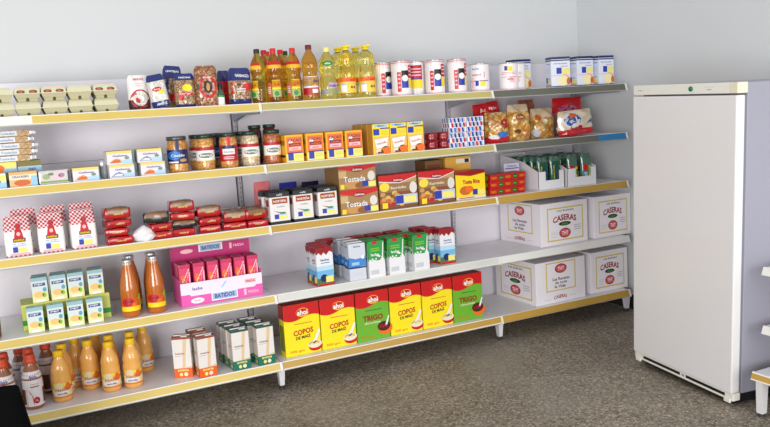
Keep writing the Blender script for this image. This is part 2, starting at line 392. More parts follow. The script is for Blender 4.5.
# ------------------------------------------------------------------ pillow bags
def pillow(mb, w, h, t, zones, flat_bottom=True, nx=14, nz=20, crumple=.003, seed=1, taper=.22):
    rnd = random.Random(seed); ph = [rnd.uniform(0, 6) for _ in range(6)]
    def T(v):
        a = 1.0 if flat_bottom and v < .12 else min(1.0, (v/.16)**.55)
        if flat_bottom: a = min(1, .75 + v*3)
        b = max(0.0, 1 - max(0, (v-.45)/.55)**2.6)
        return t*a*b + .003
    def W(v): return w*(.97 + .03*math.sin(PI*min(1, v*1.2)))*(1 - taper*max(0, (v-.86)/.14)**2)*(1 - .06*max(0, (.06-v)/.06))
    def fn(u, v, l, sgn=-1):
        x = (u-.5)*W(v); q = max(0.0, 1-abs(2*u-1)**clip_p)**.5
        cr = crumple*(math.sin(9*u+ph[0]+4*v)*math.sin(7*v+ph[1]) + .6*math.sin(17*u+ph[2])*math.sin(21*v+ph[3]))
        y = T(v)/2*q + cr*q + .0008 + l
        return Vector((x, sgn*y, v*h))
    clip_p = 3.5
    for sgn in (-1, 1):
        vs = [fn(i/nx, j/nz, 0, sgn) for j in range(nz+1) for i in range(nx+1)]; fs = []; ms = []
        for j in range(nz):
            vm = (j+.5)/nz; mm = [z[2] for z in zones if z[0] <= vm <= z[1]][0]
            for i in range(nx):
                a = j*(nx+1)+i; q = (a, a+1, a+nx+2, a+nx+1); fs.append(q if sgn < 0 else q[::-1]); ms.append(mm)
        mb.add(vs, fs, ms, True)
    # close edges and base
    rim = [(0, j/nz) for j in range(nz+1)] + [(i/nx, 1) for i in range(1, nx+1)] + [(1, 1-j/nz) for j in range(1, nz+1)] + [(1-i/nx, 0) for i in range(1, nx+1)]
    vs = []; fs = []
    for u, v in rim: vs += [fn(u, v, 0, -1), fn(u, v, 0, 1)]
    for i in range(len(rim)-1): fs.append((2*i, 2*i+1, 2*i+3, 2*i+2))
    mb.add(vs, fs, zones[0][2])
    return Pan(mb, lambda u, v, l: fn(u, v, l+.0006))
RICE = M_cells('white rice in film', [(226, 224, 214), (240, 238, 230), (212, 208, 196)], 260, .2, .5)
LENT = M_cells('brown lentils in film', [(150, 112, 74), (178, 140, 98), (120, 86, 58), (196, 168, 128)], 210, .2, .5)
BEAN = M_cells('pinto beans in film', [(176, 124, 84), (150, 92, 62), (200, 156, 112), (128, 80, 54)], 130, .2, .5)
FNAVY = M('navy film', (32, 42, 108), .2, coat=.4); FRED = M('red film', (196, 26, 36), .2, coat=.4); FWHITE = M('white film', (232, 228, 226), .25, coat=.3)
def bag(name, label, cat, group, x, y, lv, rz, w, h, t, zones, art=None, seed=1, flat_bottom=True, z=0.0, tilt=0.0, pitch=0.0, crumple=.003, taper=.22):
    mb = MB(); p = pillow(mb, w, h, t, zones, flat_bottom, seed=seed, crumple=crumple, taper=taper)
    if art: art(p)
    o = mb.build(name); tag(o, label, cat, group); o.location = (x, y, ZS[lv]+z); o.rotation_euler = (pitch, tilt, rz)
    return o
GB = 'bags of rice and pulses on the top shelf'
def a1(p):
    p.ell(.5, .32, .44, .27, CRIM, 1, 28); p.ell(.5, .34, .34, .21, RICE, 2, 28); p.text('ARROZ', .5, .88, .5, .06, RED, 2); p.lines(.3, .7, (.76, .70), .02, PPINK, 2, 3); p.rect(.1, 0.03, .9, .10, DBROWN, 1, 6)
bag('rice_bag', 'white rice bag with a round window over dark red, leftmost bag on the top shelf', 'food bag', GB, -.552, .128, 0, .05, .098, .160, .05, [(0, .3, DBROWN), (.3, 1, FWHITE)], a1, 1)
def a2(p):
    p.rect(.06, .83, .94, .97, FNAVY, 1, 6); p.rect(.06, .03, .94, .20, FNAVY, 1, 6); p.text('ARROZ', .5, .11, .6, .07, WHITE, 2); p.ell(.4, .56, .26, .07, RED, 1); p.text('Extra', .42, .56, .34, .05, WHITE, 2); p.ell(.62, .47, .18, .05, YEL, 2)
bag('rice_bag', 'leaning rice bag with navy top and bottom bands and a small red logo', 'food bag', GB, -.455, .075, 0, .02, .082, .150, .045, [(0, .2, FNAVY), (.2, .8, RICE), (.8, 1, FNAVY)], a2, 2, tilt=-.16, z=.0082)
def a3(p):
    p.rect(.05, .72, .95, .98, FNAVY, 1, 6); p.text('LENTEJAS', .5, .86, .7, .06, WHITE, 2); p.rect(.05, .3, .3, .7, FNAVY, 1, 2); p.ell(.55, .25, .3, .08, RED, 1)
bag('pulse_bag', 'tall navy-topped bag of brown pulses standing behind the others, tilted right', 'food bag', GB, -.398, .19, 0, -.03, .088, .196, .05, [(0, .7, LENT), (.7, 1, FNAVY)], a3, 3, tilt=.1, z=.0055)
def a4(p):
    p.rect(.05, .80, .95, .98, FNAVY, 1, 6); p.rect(.04, .0, .96, .1, FNAVY, 1, 6); p.rect(.1, .36, .8, .44, RED, 1, 5); p.text('LENTEJA', .45, .40, .5, .05, WHITE, 2); p.ell(.55, .58, .24, .1, YEL, 1); p.ell(.25, .3, .12, .08, RED, 1); p.text('PARDINA', .5, .88, .6, .05, WHITE, 2)
bag('pulse_bag', 'short navy-topped bag of lentils with a yellow oval and a red band', 'food bag', GB, -.340, .095, 0, .0, .095, .158, .055, [(0, .1, FNAVY), (.1, .8, LENT), (.8, 1, FNAVY)], a4, 4)
def a5(p):
    for k in range(32):
        a = 2*PI*k/32; p.ell(.5+.33*math.cos(a), .48+.24*math.sin(a), .05, .035, RED, 2, 8)
    p.ell(.5, .48, .3, .21, BEAN, 1, 26); p.ell(.5, .48, .19, .15, DBROWN, 3, 22); p.rect(.05, .42, .25, .56, DGREEN, 1, 3); p.text('ALUBIA', .5, .71, .4, .05, WHITE, 4); p.ell(.5, .48, .08, .1, TAN, 4)
bag('bean_bag', 'brown bag of beans with a round red and dark emblem on its front', 'food bag', GB, -.257, .085, 0, .0, .110, .190, .06, [(0, 1, BEAN)], a5, 5)
def a6(p): p.rect(.1, .1, .9, .6, FRED, 1, 4)
bag('pulse_bag', 'narrow dark red bag squeezed behind the small bottle on the top shelf', 'food bag', GB, -.128, .21, 0, .3, .07, .172, .05, [(0, .7, FRED), (.7, 1, FNAVY)], a6, 6)
def a7(p):
    p.rect(.1, .04, .9, .14, FNAVY, 1, 6); p.text('GARBANZO', .55, .78, .62, .08, WHITE, 2, rot=-.05); p.ell(.72, .47, .2, .1, RED, 1); p.rect(.05, .3, .18, .6, RED, 1, 2); p.text('Extra', .42, .55, .25, .06, NAVY, 2); p.lines(.25, .65, (.42, .36), .02, WHITE, 2, 3)
bag('pulse_bag', 'rounded navy bag of lentils with white lettering, rightmost bag beside the oil', 'food bag', GB, -.083, .105, 0, .0, .112, .174, .07, [(0, .16, FNAVY), (.16, .66, LENT), (.66, 1, FNAVY)], a7, 7, tilt=.02, z=.0018)
# small spice bottle between the bags
t = thing('spice_bottle', 'tiny dark-capped bottle with a green and white label between two bags', 'bottle', None, (-.182, .075, ZS[0]))
mb = MB().lathe([(.0165, 0), (.0175, .003), (.0175, .06), (.012, .07), (.009, .074), (.009, .08)], M('spice glass', (60, 90, 66), .15, coat=.5), 16); mb.build('body', t)
mb = MB(); cyl(mb, .0178, .004, .05, 2.6).rect(0, 0, 1, .8, WHITE, 1, 10).rect(0, .8, 1, 1, GREEN, 1, 10); mb.build('paper_label', t)
MB().lathe([(.0115, .078), (.0115, .104), (.010, .107)], BLACK, 16).build('cap', t)

# ------------------------------------------------------------------ oil bottles
def oil_mat(n, c, d): 
    m = M(n, c, .05, trans=.95, ior=1.33, coat=.3); return m
OILG = oil_mat('green olive oil', (226, 200, 60), 0); OILA = oil_mat('amber olive oil', (236, 186, 60), 0); OILP = oil_mat('pale sunflower oil', (254, 240, 130), 0); OILM = oil_mat('golden oil', (244, 184, 70), 0)
def oil_bottle(oil, cap, style):
    t = thing('oil_bottle'); r = .038; h = .262
    if style == 'sun':
        prof = [(.030, 0), (.036, .004), (r, .014), (r, .075), (r-.0015, .08), (r, .085), (r, .155), (r-.003, .162), (r-.001, .168), (r-.003, .176), (r-.001, .182), (r-.002, .20), (.034, .214), (.025, .228), (.014, .236), (.0125, .240), (.0125, .248)]
    else:
        prof = [(.030, 0), (.036, .004), (r, .012), (r, .10), (r-.004, .115), (r-.006, .128), (r-.004, .14), (r-.001, .150), (r, .165), (r-.003, .188), (.028, .208), (.018, .226), (.0135, .236), (.0125, .246)]
    MB().lathe(prof, oil, 24).build('body', t)
    def rz(z):
        for (a, b) in zip(prof[:-1], prof[1:]):
            if a[1] <= z <= b[1]: return a[0] + (b[0]-a[0])*(z-a[1])/max(1e-6, b[1]-a[1])
        return r
    mb = MB()
    if style == 'sun':
        p = cyl(mb, r, .03, .105, 2.4, rz=rz); p.rect(0, 0, 1, .72, M('yellow bottle label', (238, 200, 70), .4), 1, 12); p.rect(0, .72, 1, 1, ORANGE, 1, 12); p.rect(.12, .06, .42, .5, WHITE, 2, 4); p.rect(.16, .5, .4, .66, SKY, 2, 4); p.ell(.66, .36, .05, .08, BROWN, 2); p.ell(.8, .36, .05, .08, BROWN, 2); p.text('Girasol', .6, .85, .5, .18, RED, 2)
    elif style == 'green':
        p = cyl(mb, r, .03, .10, 2.4, rz=rz); p.rect(0, 0, .45, .36, GREY, 1, 6); p.rect(.5, .4, 1, .8, M('lilac print', (190, 160, 200), .4), 1, 6); p.rect(.45, 0, 1, .38, M('sage label', (150, 160, 100), .5), 1, 6); p.text('Aceite', .7, .6, .4, .2, PURPLE, 2)
        mb.build('paper_label', t); mb = MB()
        p = cyl(mb, r, .17, .195, 1.8, rz=rz); p.ell(.5, .5, .4, .5, GREEN, 1); p.text('oliva', .5, .5, .4, .4, WHITE, 2)
    elif style == 'maroon':
        p = cyl(mb, r, .03, .115, 2.2, rz=rz); p.rect(0, .38, 1, 1, WHITE, 1, 10); p.rect(0, 0, 1, .38, CRIM, 1, 10); p.lines(.12, .5, (.85, .73, .6, .5), .05, GREY, 2, 4); p.rect(.55, .08, .9, .3, WHITE, 2, 4); p.text('oliva', .75, .75, .3, .2, BLUE, 2)
    else:
        p = cyl(mb, r, .022, .11, 2.6, rz=rz); p.rect(.34, .48, .80, 1, YEL, 1, 6); p.rect(.34, .08, .80, .46, M('olive picture', (170, 180, 110), .5), 1, 6); p.rect(0, .1, .3, .85, M('red back label', (206, 110, 60), .4), 1, 4); p.lines(.05, .26, (.3, .4, .5, .6), .05, WHITE, 2, 2); p.text('0,4', .57, .74, .26, .22, RED, 2); p.ell(.55, .26, .12, .14, GREEN, 2)
        mb.build('paper_label', t); mb = MB()
        p = cyl(mb, r, .165, .182, 2.6, rz=rz); p.rect(0, 0, 1, 1, M('gold shoulder label', (236, 180, 40), .4), 1, 12); p = cyl(mb, r, .183, .196, 2.4, rz=rz); p.rect(0, 0, 1, 1, RED, 1, 12)
    mb.build('shoulder_label' if style in ('green', 'red') else 'paper_label', t)
    mb = MB(); mb.lathe([(.0145, .240), (.0145, .258), (.0135, .262), (.001, .2625)] if style != 'sun' else [(.0145, .240), (.0145, .252), (.018, .2525), (.018, .258), (.010, .262), (.001, .2625)], cap, 18)
    if style == 'sun': mb.box(.004, -.006, .256, .021, .006, .265, cap, .002)
    mb.build('cap', t)
    return t
CR, CY, CK, CM = M('red cap', (212, 28, 34), .35), M('yellow cap', (244, 216, 40), .35), M('dark green cap', (34, 44, 40), .35), M('maroon cap', (110, 22, 44), .35)
CP = M('pale yellow cap', (236, 226, 140), .35)
GO = 'cooking oil bottles on the top shelf'; z = ZS[0]
spread(oil_bottle(OILA, CR, 'red'), [(.076, .085, z, 0, 'front red-capped olive oil bottle, nearest the bags'), (.182, .085, z, 0, 'front red-capped olive oil bottle, next to the maroon-capped one'),
    (.050, .170, z, .5, 'red-capped oil bottle behind the front pair, left of the two caps close together'), (.068, .258, z, .5, 'red-capped oil bottle in the back row, right of the two caps close together'), (.128, .172, z, .4, 'red-capped oil bottle behind, between the two front red-capped bottles')], 'oil bottle', GO)
spread(oil_bottle(OILG, CK, 'red'), [(-.010, .105, z, -.9, 'dark-capped oil bottle, leftmost of the oil bottles'), (.200, .255, z, .4, 'dark-capped oil bottle behind the second front red-capped bottle')], 'oil bottle', GO)
o = oil_bottle(OILM, CM, 'maroon'); spread(o, [(.268, .095, z, 0, 'maroon-capped amber oil bottle with a white and red label')], 'oil bottle', GO); o.scale = (1.1, 1.1, 1.055)
o = oil_bottle(OILP, CP, 'green'); spread(o, [(.366, .1, z, 0, 'pale yellow oil bottle with a clear pale cap and green shoulder label')], 'oil bottle', GO); o.scale = (1.15, 1.15, 1.0)
out = spread(oil_bottle(OILP, CY, 'sun'), [(.464, .095, z, 0, 'yellow-capped sunflower oil bottle, left of the front pair'), (.572, .095, z, 0, 'yellow-capped sunflower oil bottle beside the first milk powder tin'),
    (.466, .195, z, .3, 'yellow-capped sunflower oil bottle in the second row, behind the left front one'), (.566, .195, z, .3, 'yellow-capped sunflower oil bottle in the second row, next to the tins')], 'oil bottle', GO)
for o in out: o.scale = (1.18, 1.18, 1.03)

# ------------------------------------------------------------------ tins and mash boxes
TINM = M('tin rim metal', (200, 200, 204), .25, metal=.9); CANW = M('white tin print', (236, 230, 230), .25, coat=.4)
def tin(r, h, style):
    t = thing('milk_powder_tin'); mb = MB()
    mb.lathe([(r-.002, 0, TINM), (r+.001, .001, TINM), (r+.001, .005, TINM), (r, .006), (r, h-.008, TINM), (r+.001, h-.007, TINM), (r+.001, h-.002, TINM), (r-.003, h-.001, TINM), (r-.004, h-.006, TINM)], CANW, 32)
    mb.build('can', t)
    mb = MB(); p = cyl(mb, r, .008, h-.010, 2*PI*.98); p.rect(0, 0, 1, 1, CANW, .4, 40)
    # u = .5 faces front; artwork repeats on both sides of the tin
    if style == 'milk':
        p.rect(0, .97, 1, .99, RED, 1, 40); p.rect(0, 0, 1, .03, PPINK, 1, 40)
        for c in (.5, 0.0):
            q = lambda u: c + u
            p.rect(q(-.045), .08, q(.02), .70, RED, 1, 4) if c else None
            p.rect(q(.025), .46, q(.15), .74, BLACK, 1, 6); p.ell(q(.088), .50, .055, .10, WHITE, 2); p.rect(q(.025), .20, q(.15), .46, BLUE, 1, 6); p.rect(q(.15), .20, q(.25), .48, YEL, 1, 5)
            p.rect(q(.15), .5, q(.25), .9, CRIM, 1, 5); p.lines(q(.16), q(.24), (.6, .72, .82), .04, PPINK, 2, 4)
            p.text('Leche en polvo', q(.05), .88, .16, .05, PPINK, 2)
            for i, v in enumerate((.2, .33, .46, .58)): p.rect(q(-.03), v, q(.005), v+.05, PPINK, 2, 2)
        for k in range(26): p.rect(k/26, .925, k/26+.012, .945, RED, 1)
    elif style == 'back':
        p.rect(.35, .5, .65, .92, CRIM, 1, 10); p.lines(.37, .63, (.6, .7, .8), .04, PPINK, 2, 8); p.rect(.35, .18, .65, .46, YEL, 1, 10); p.rect(.35, .46, .65, .5, BLUE, 1, 10)
    elif style == 'short':
        p.text('leche', .46, .85, .13, .09, MBLUE, 2); p.text('desnatada', .47, .62, .17, .07, CRIM, 2); p.rect(.45, .18, .51, .38, BLUE, 1, 4); p.rect(.53, .16, .62, .36, YEL, 1, 5); p.rect(.3, .36, .7, .39, PURPLE, 1, 14); p.rect(0, 0, 1, .05, PPINK, 1, 40); p.rect(.36, .12, .42, .5, PPINK, 1, 3); p.rect(.6, .5, .612, .72, RED, 1)
    else:
        p.rect(.42, .74, .475, .92, PURPLE, 1, 4); p.rect(.475, .72, .56, .9, YEL, 1, 5); p.lines(.36, .64, (.66, .60, .48), .015, RED, 2, 14); p.rect(.5, .25, .6, .5, PPINK, 1, 6); p.rect(0, 0, 1, .04, PPINK, 1, 40); p.text('leche', .52, .4, .1, .1, CRIM, 2)
    mb.build('printed_wrap', t)
    return t
GT = 'milk powder tins on the top shelf'
spread(tin(.052, .186, 'milk'), [(.698, .197, z, .35, 'milk powder tin half hidden behind, next to the yellow-capped oil'), (.772, .105, z, .05, 'milk powder tin, leftmost full-front one of the black and blue fronted tins'), (.980, .105, z, -.1, 'milk powder tin, middle one of the front black and blue fronted tins'), (1.118, .105, z, .1, 'milk powder tin, rightmost full-front one of the black and blue fronted tins')], 'tin', GT)
spread(tin(.052, .186, 'back'), [(.900, .19, z, 0, 'tin turned to its dark red and yellow side, standing behind two others')], 'tin', GT)
spread(tin(.053, .158, 'short'), [(1.262, .11, z, -.1, 'shorter white tin with blue heading and a yellow block, at the right of the tins')], 'tin', GT)
spread(tin(.053, .156, 'pink'), [(1.428, .088, z, .1, 'white tin with pink lettering just right of the shelf joint'), (1.528, .145, z, -.2, 'white tin with pink lettering, in front of a blue-topped box')], 'tin', GT)
MASHB = M('pale blue carton', (220, 226, 240), .4)
def mash_box():
    w, d, h = .118, .085, .178; mb = MB(); mb.box(-w/2, -d/2, 0, w/2, d/2, h, MASHB, .002)
    for p in (front(mb, w, d, h), left(mb, w, d, h)):
        p.rect(0, .93, 1, 1, NAVY, 1); p.rect(0, .87, 1, .91, NAVY, 1); p.rect(0, .0, 1, .055, NAVY, 1); p.text('Puré de patatas', .5, .78, .7, .05, BLUE, 2)
    p = front(mb, w, d, h); p.rect(.28, .45, .55, .65, BLUE, 1); p.text('ORIGINAL', .7, .69, .4, .04, GREY, 2); p.rect(.58, .45, .95, .62, PYEL, 1); p.ell(.72, .24, .27, .2, M('potato print', (214, 184, 112), .5), 1); p.ell(.62, .22, .3, .17, M('mash print', (240, 228, 176), .5), 2); p.ell(.9, .2, .1, .12, DORANGE, 3); p.rect(.0, .38, 1, .41, PPINK, 3)
    p = left(mb, w, d, h); p.rect(.1, .16, .36, .34, BLUE, 1); p.text('PURE', .62, .3, .3, .05, GREY, 2); p.rect(.05, .08, .9, .11, ORANGE, 1); p.lines(.15, .85, (.62, .56, .5), .015, LGREY, 2); p.rect(.38, .14, .9, .25, PYEL, 1)
    p = topp(mb, w, d, h); p.rect(0, 0, 1, 1, NAVY, 1)
    return mb.build('mashed_potato_box')
spread(mash_box(), [(1.672, .25, z, .05, 'pale blue mashed potato box partly hidden behind the pink-lettered tins'), (1.850, .125, z, -.30, 'pale blue mashed potato box turned to show its side, left of the trio'), (2.030, .14, z, -.05, 'pale blue mashed potato box, middle of the trio at the shelf end'), (2.195, .14, z, .0, 'pale blue mashed potato box at the right end of the top shelf')], 'box', 'mashed potato boxes on the top shelf')

# ------------------------------------------------------------------ second tier, left: crackers and cartons
z = ZS[1]
CREAM = M('cream carton', (228, 222, 196), .45); FILM = M('silver film', (206, 206, 212), .2, metal=.5)
def fish_box(yellow=True, h=.060):
    w, d = .112, .10; mb = MB(); mb.box(-w/2, -d/2, 0, w/2, d/2, h, OFFW, .002)
    p = front(mb, w, d, h); p.rect(0, .80, .96, 1, M('soft gold print', (232, 206, 120), .5), 1); p.text('Galletas', .5, .64, .56, .13, PURPLE, 2); p.poly([(.06, .12), (.22, .36), (.36, .46), (.5, .36), (.55, .12)], M('soft orange print', (222, 142, 84), .5) if yellow else M('slate print', (110, 130, 170), .5), 2); p.poly([(.12, .16), (.3, .34), (.5, .30), (.48, .14)], DORANGE if yellow else OFFW, 3); p.rect(.54, .04, .96, .34, M('soft blue print', (176, 206, 234), .5), 1); p.ell(.76, .46, .09, .11, M('grey green print', (120, 140, 120), .5), 3); p.rect(.96, 0, 1, 1, M('teal edge', (70, 110, 110), .5), 1)
    topp(mb, w, d, h).rect(.02, .02, .98, .98, GOLD if yellow else PYEL, 1)
    right(mb, w, d, h).rect(0, 0, 1, 1, DGREEN, 1)
    return mb.build('snack_carton')
GS = 'small cartons on the second shelf'
o = spread(fish_box(True), [(-.660, .10, z+.0605, .0, 'yellow-topped carton with orange picture, upper one beside the foil roll'), (-.807, .10, z, 0, 'single yellow-topped carton with orange picture left of the foil roll'),
    (-.520, .10, z, .02, 'bottom carton of the stack beside the first jar')], 'carton', GS)
spread(fish_box(False), [(-.655, .10, z, 0, 'carton with a blue picture, lower one beside the foil roll'), (-.528, .10, z+.0605, -.02, 'top carton of the stack beside the first jar')], 'carton', GS)
mb = MB(); pr = [(.001, 0), (.012, .004), (.016, .02), (.0165, .07), (.013, .082), (.001, .086)]; mb.lathe(pr, FILM, 9, smooth=False); tag(mb.build('foil_pack'), 'crinkled silver foil pack standing between the small cartons', 'pack').location = (-.728, .12, z)
def face_carton(name, w, d, h, base, art, topm=None):
    mb = MB(); mb.box(-w/2, -d/2, 0, w/2, d/2, h, base, .0015); art(front(mb, w, d, h))
    if topm: topp(mb, w, d, h).rect(.01, .01, .99, .99, topm, 1)
    return mb.build(name)
def art(p):
    p.rect(0, .82, 1, 1, M('peach print', (226, 170, 110), .5), 1); p.rect(0, 0, 1, .5, M('toast print', (222, 180, 130), .5), 1); p.text('CRACKERS', .4, .68, .6, .14, PURPLE, 2); p.ell(.45, .28, .3, .2, DORANGE, 2); p.rect(.78, 0, 1, .7, SKY, 3)
o = face_carton('snack_carton', .108, .1, .064, CREAM, art, GOLD); spread(o, [(-1.059, .1, z, 0, 'cream and peach carton with purple lettering below the cracker stack')], 'carton', GS)
def art(p): p.rect(.0, .5, 1, .9, PYEL, 1); p.rect(.0, 0, 1, .4, SKY, 1); p.text('Galletas', .5, .5, .6, .2, BLUE, 2)
o = face_carton('snack_carton', .1, .1, .064, OFFW, art, GOLD); spread(o, [(-1.175, .1, z, 0, 'blue and white carton cut off by the left frame edge on the second shelf')], 'carton', GS)
mb = MB(); w, d, h = .124, .09, .060; mb.box(-w/2, -d/2, 0, w/2, d/2, h, M('pastel film', (206, 202, 200), .22, coat=.5, noise=.12, nscale=45), .008)
p = Pan.flat(mb, (-w/2, -d/2, 0), (w, 0, 0), (0, 0, h)); p.rect(.05, .12, .95, .24, M('sage green print', (130, 160, 80), .4), 1); p.ell(.25, .55, .12, .2, M('sage print', (150, 170, 120), .5), 1); p.ell(.55, .5, .14, .22, PPINK, 1); p.ell(.74, .6, .1, .16, M('mauve print', (170, 120, 150), .5), 1); p.ell(.4, .72, .1, .1, M('moss print', (110, 130, 90), .5), 2); p.rect(.94, .12, .995, .9, M('dark film edge', (60, 66, 62), .3), 1)
o = mb.build('snack_pack'); tag(o, 'pastel flower-patterned film pack with a green lower edge, second shelf', 'pack'); o.location = (-.938, .10, z)
def art(p): p.rect(0, .55, 1, 1, PYEL, 1); p.rect(0, 0, 1, .45, SKY, 1); p.ell(.3, .5, .2, .3, ORANGE, 2)
low = face_carton('snack_carton', .095, .10, .052, OFFW, art, PYEL)
def art(p): p.rect(0, .55, 1, 1, M('olive film', (120, 116, 60), .35), 1); p.rect(0, 0, 1, .5, SKY, 1); p.text('pan', .6, .25, .3, .3, BLUE, 2)
low2 = face_carton('snack_carton', .095, .10, .052, OFFW, art, M('olive film', (120, 116, 60), .35))
spread(low, [(-1.125, .21, z+.0525, 0, 'yellow and sky blue carton right under the cracker packs, at the left'), (-1.125, .21, z, 0, 'lowest left carton behind the front row under the cracker packs')], 'carton', GS)
spread(low2, [(-1.025, .21, z+.0525, 0, 'olive-topped carton right under the cracker packs, at the right'), (-1.025, .21, z, 0, 'lowest right carton behind the front row under the cracker packs')], 'carton', GS)
CRK = M_cells('crackers in film', [(224, 192, 150), (212, 172, 126), (234, 210, 176)], 70, .15, .7)
def cracker_pack():
    w, d, h = .20, .12, .0265; mb = MB(); mb.box(-w/2, -d/2, 0, w/2-.024, d/2, h, CRK, .006)
    mb.box(w/2-.025, -d/2+.004, .003, w/2, d/2-.004, h-.003, FILM, .005)
    p = Pan.flat(mb, (-w/2, -d/2, 0), (w, 0, 0), (0, 0, h)); p.rect(.02, .12, .62, .9, M('pale film print', (222, 226, 232), .3), 1); p.text('Tostadas', .42, .5, .32, .4, M('faded blue print', (110, 150, 196), .4), 2)
    return mb.build('cracker_pack')
spread(cracker_pack(), [(-1.086+.006*((i*7) % 3-1), .21, z+.1055+i*.027, .03*((i*5) % 3-1), '%s film pack of crackers in the stack at the left end of second shelf' % ['bottom', 'second lowest', 'middle', 'second highest', 'topmost'][i]) for i in range(5)], 'cracker pack', 'film packs of crackers')

# ------------------------------------------------------------------ jars
CHICK = M_cells('chickpeas in jar', [(214, 150, 70), (228, 170, 88), (196, 128, 56)], 105, .12, .7, .3)
WBEAN = M_cells('white beans in jar', [(214, 190, 152), (228, 208, 174), (196, 166, 126)], 105, .12, .7, .3)
RBEAN = M_cells('lentils in jar', [(184, 98, 44), (160, 78, 34), (200, 118, 58)], 150, .12, .7, .3)
SAUCE = M('red sauce glass', (110, 34, 22), .12, coat=.6, noise=.15, nscale=50)
LIDG = M('jar lid dark green', (44, 66, 58), .3, metal=.4); LIDK = M('jar lid grey', (84, 90, 92), .3, metal=.5)
def jar(fill, lid, style, h=.17, r=.043):
    t = thing('glass_jar'); k = h/.17
    MB().lathe([(r-.006, 0), (r-.001, .004), (r, .012), (r, .128*k), (r-.003, .14*k), (r-.008, .148*k), (r-.008, .152*k)], fill, 24).build('glass', t)
    mb = MB(); p = cyl(mb, r, .040*k, .118*k, 2.7)
    if style == 'white':
        p.rect(0, .02, 1, .66, WHITE, 1, 14); p.rect(0, .66, 1, .86, CRIM, 1, 14); p.ell(.5, .36, .3, .16, M('label green grey', (120, 130, 116), .5), 2); p.text('Legumbre', .5, .36, .44, .13, WHITE, 3); p.rect(.1, .02, .9, .07, GOLD, 2, 10)
    elif style == 'blue':
        p.rect(0, 0, 1, .84, NAVY, 1, 14); p.rect(.42, .84, .56, 1.35, NAVY, 1, 3); p.ell(.35, .5, .26, .26, MBLUE, 2); p.text('Cocido', .5, .5, .5, .16, WHITE, 3); p.ell(.7, .2, .14, .1, TAN, 2); p.rect(.08, .06, .5, .15, WHITE, 2, 6)
    elif style == 'red':
        p.rect(0, -.1, 1, .86, CRIM, 1, 14); p.rect(.42, .86, .58, 1.4, RED, 1, 3); p.rect(.22, .32, .74, .66, WHITE, 2, 8); p.rect(.22, .66, .74, .84, NAVY, 2, 8); p.lines(.25, .7, (.06, .16), .05, PPINK, 2, 8); p.text('Alubias', .48, .48, .4, .14, GREY, 3)
    elif style == 'sauce':
        p.rect(.1, 0, .9, .6, M('sauce label', (120, 150, 110), .5), 1, 12); p.text('Tomate', .5, .3, .5, .2, WHITE, 2)
    mb.build('paper_label', t)
    z0 = .147*k; MB().lathe([(r-.004, z0), (r-.002, z0+.002), (r-.002, z0+.016), (r-.004, z0+.019), (r-.010, z0+.0185)], lid, 24).build('lid', t)
    return t
GJ = 'jars of pulses on the second shelf'; y1 = .105
spread(jar(CHICK, LIDK, 'blue', r=.047), [(-.414, y1, z, .05, 'leftmost jar, chickpeas with a navy blue label'), (-.205, .245, z, .5, 'jar with a navy label standing behind, between the two front chickpea jars')], 'jar', GJ)
spread(jar(CHICK, LIDG, 'white'), [(-.286, y1, z, .05, 'front chickpea jar with a white and red label, second jar from the left'), (-.318, .2, z, -.3, 'chickpea jar standing right behind the second front jar')], 'jar', GJ)
spread(jar(CHICK, LIDG, 'red'), [(-.174, y1, z, 0, 'front chickpea jar with a mostly red label')], 'jar', GJ)
spread(jar(WBEAN, LIDG, 'white'), [(-.067, y1, z, 0, 'front jar of pale beans with a white and red label'), (-.095, .215, z, -.3, 'jar of pale beans standing behind the front pale bean jar')], 'jar', GJ)
spread(jar(RBEAN, LIDG, 'white'), [(.042, y1, z, .05, 'jar of orange-brown pulses at the shelf joint, beside the yellow cocoa packs')], 'jar', GJ)
spread(jar(SAUCE, LIDG, 'sauce', .2, .034), [(.006, .23, z, 0, 'tall dark red sauce jar behind, left of the two green lids'), (.098, .235, z, .2, 'tall dark red sauce jar behind, right of the two green lids')], 'jar', GJ)

# ------------------------------------------------------------------ second tier, middle: cocoa, custard, red packs, patterned packs
COCO = M('cocoa yellow card', (240, 176, 40), .4); 
def cocoa():
    w, d, h = .094, .07, .136; mb = MB(); mb.box(-w/2, -d/2, 0, w/2, d/2, h, COCO, .003); p = front(mb, w, d, h)
    p.rect(.08, .36, .95, .92, ORANGE, 1); p.text('CACAO', .52, .80, .74, .11, NAVY, 3); p.ell(.3, .74, .12, .06, WHITE, 2); p.rect(.2, .58, .86, .70, M('plum print', (120, 36, 60), .4), 2); p.text('soluble', .53, .64, .5, .07, ORANGE, 3); p.rect(.2, .44, .86, .56, PPINK, 2); p.text('azúcar', .53, .5, .4, .06, RED, 3); p.rect(.08, .33, .95, .37, PURPLE, 2)
    p.rect(.04, .03, .97, .32, PYEL, 1); p.rect(.12, .08, .42, .34, BLUE, 2); p.lines(.5, .9, (.24, .18), .02, GOLD, 2); topp(mb, w, d, h).rect(.02, .02, .98, .98, M('cocoa top', (214, 196, 60), .4), 1)
    q = left(mb, w, d, h); q.rect(.1, .2, .9, .28, BLACK, 1); q.rect(.1, .62, .9, .8, M('olive print', (150, 120, 30), .4), 1)
    return mb.build('cocoa_packet')
cx = [.158, .267, .374, .480]; y = .068
spread(cocoa(), [(cx[i], y, z, .0, 'orange and yellow cocoa packet, %s from the left in the front row' % ORD[i]) for i in range(4)] + [(cx[i]+.004, y+.085, z, 0, 'cocoa packet in the second row, behind the %s front packet' % ORD[i]) for i in range(4)], 'cocoa packet', 'cocoa packets on the second shelf')
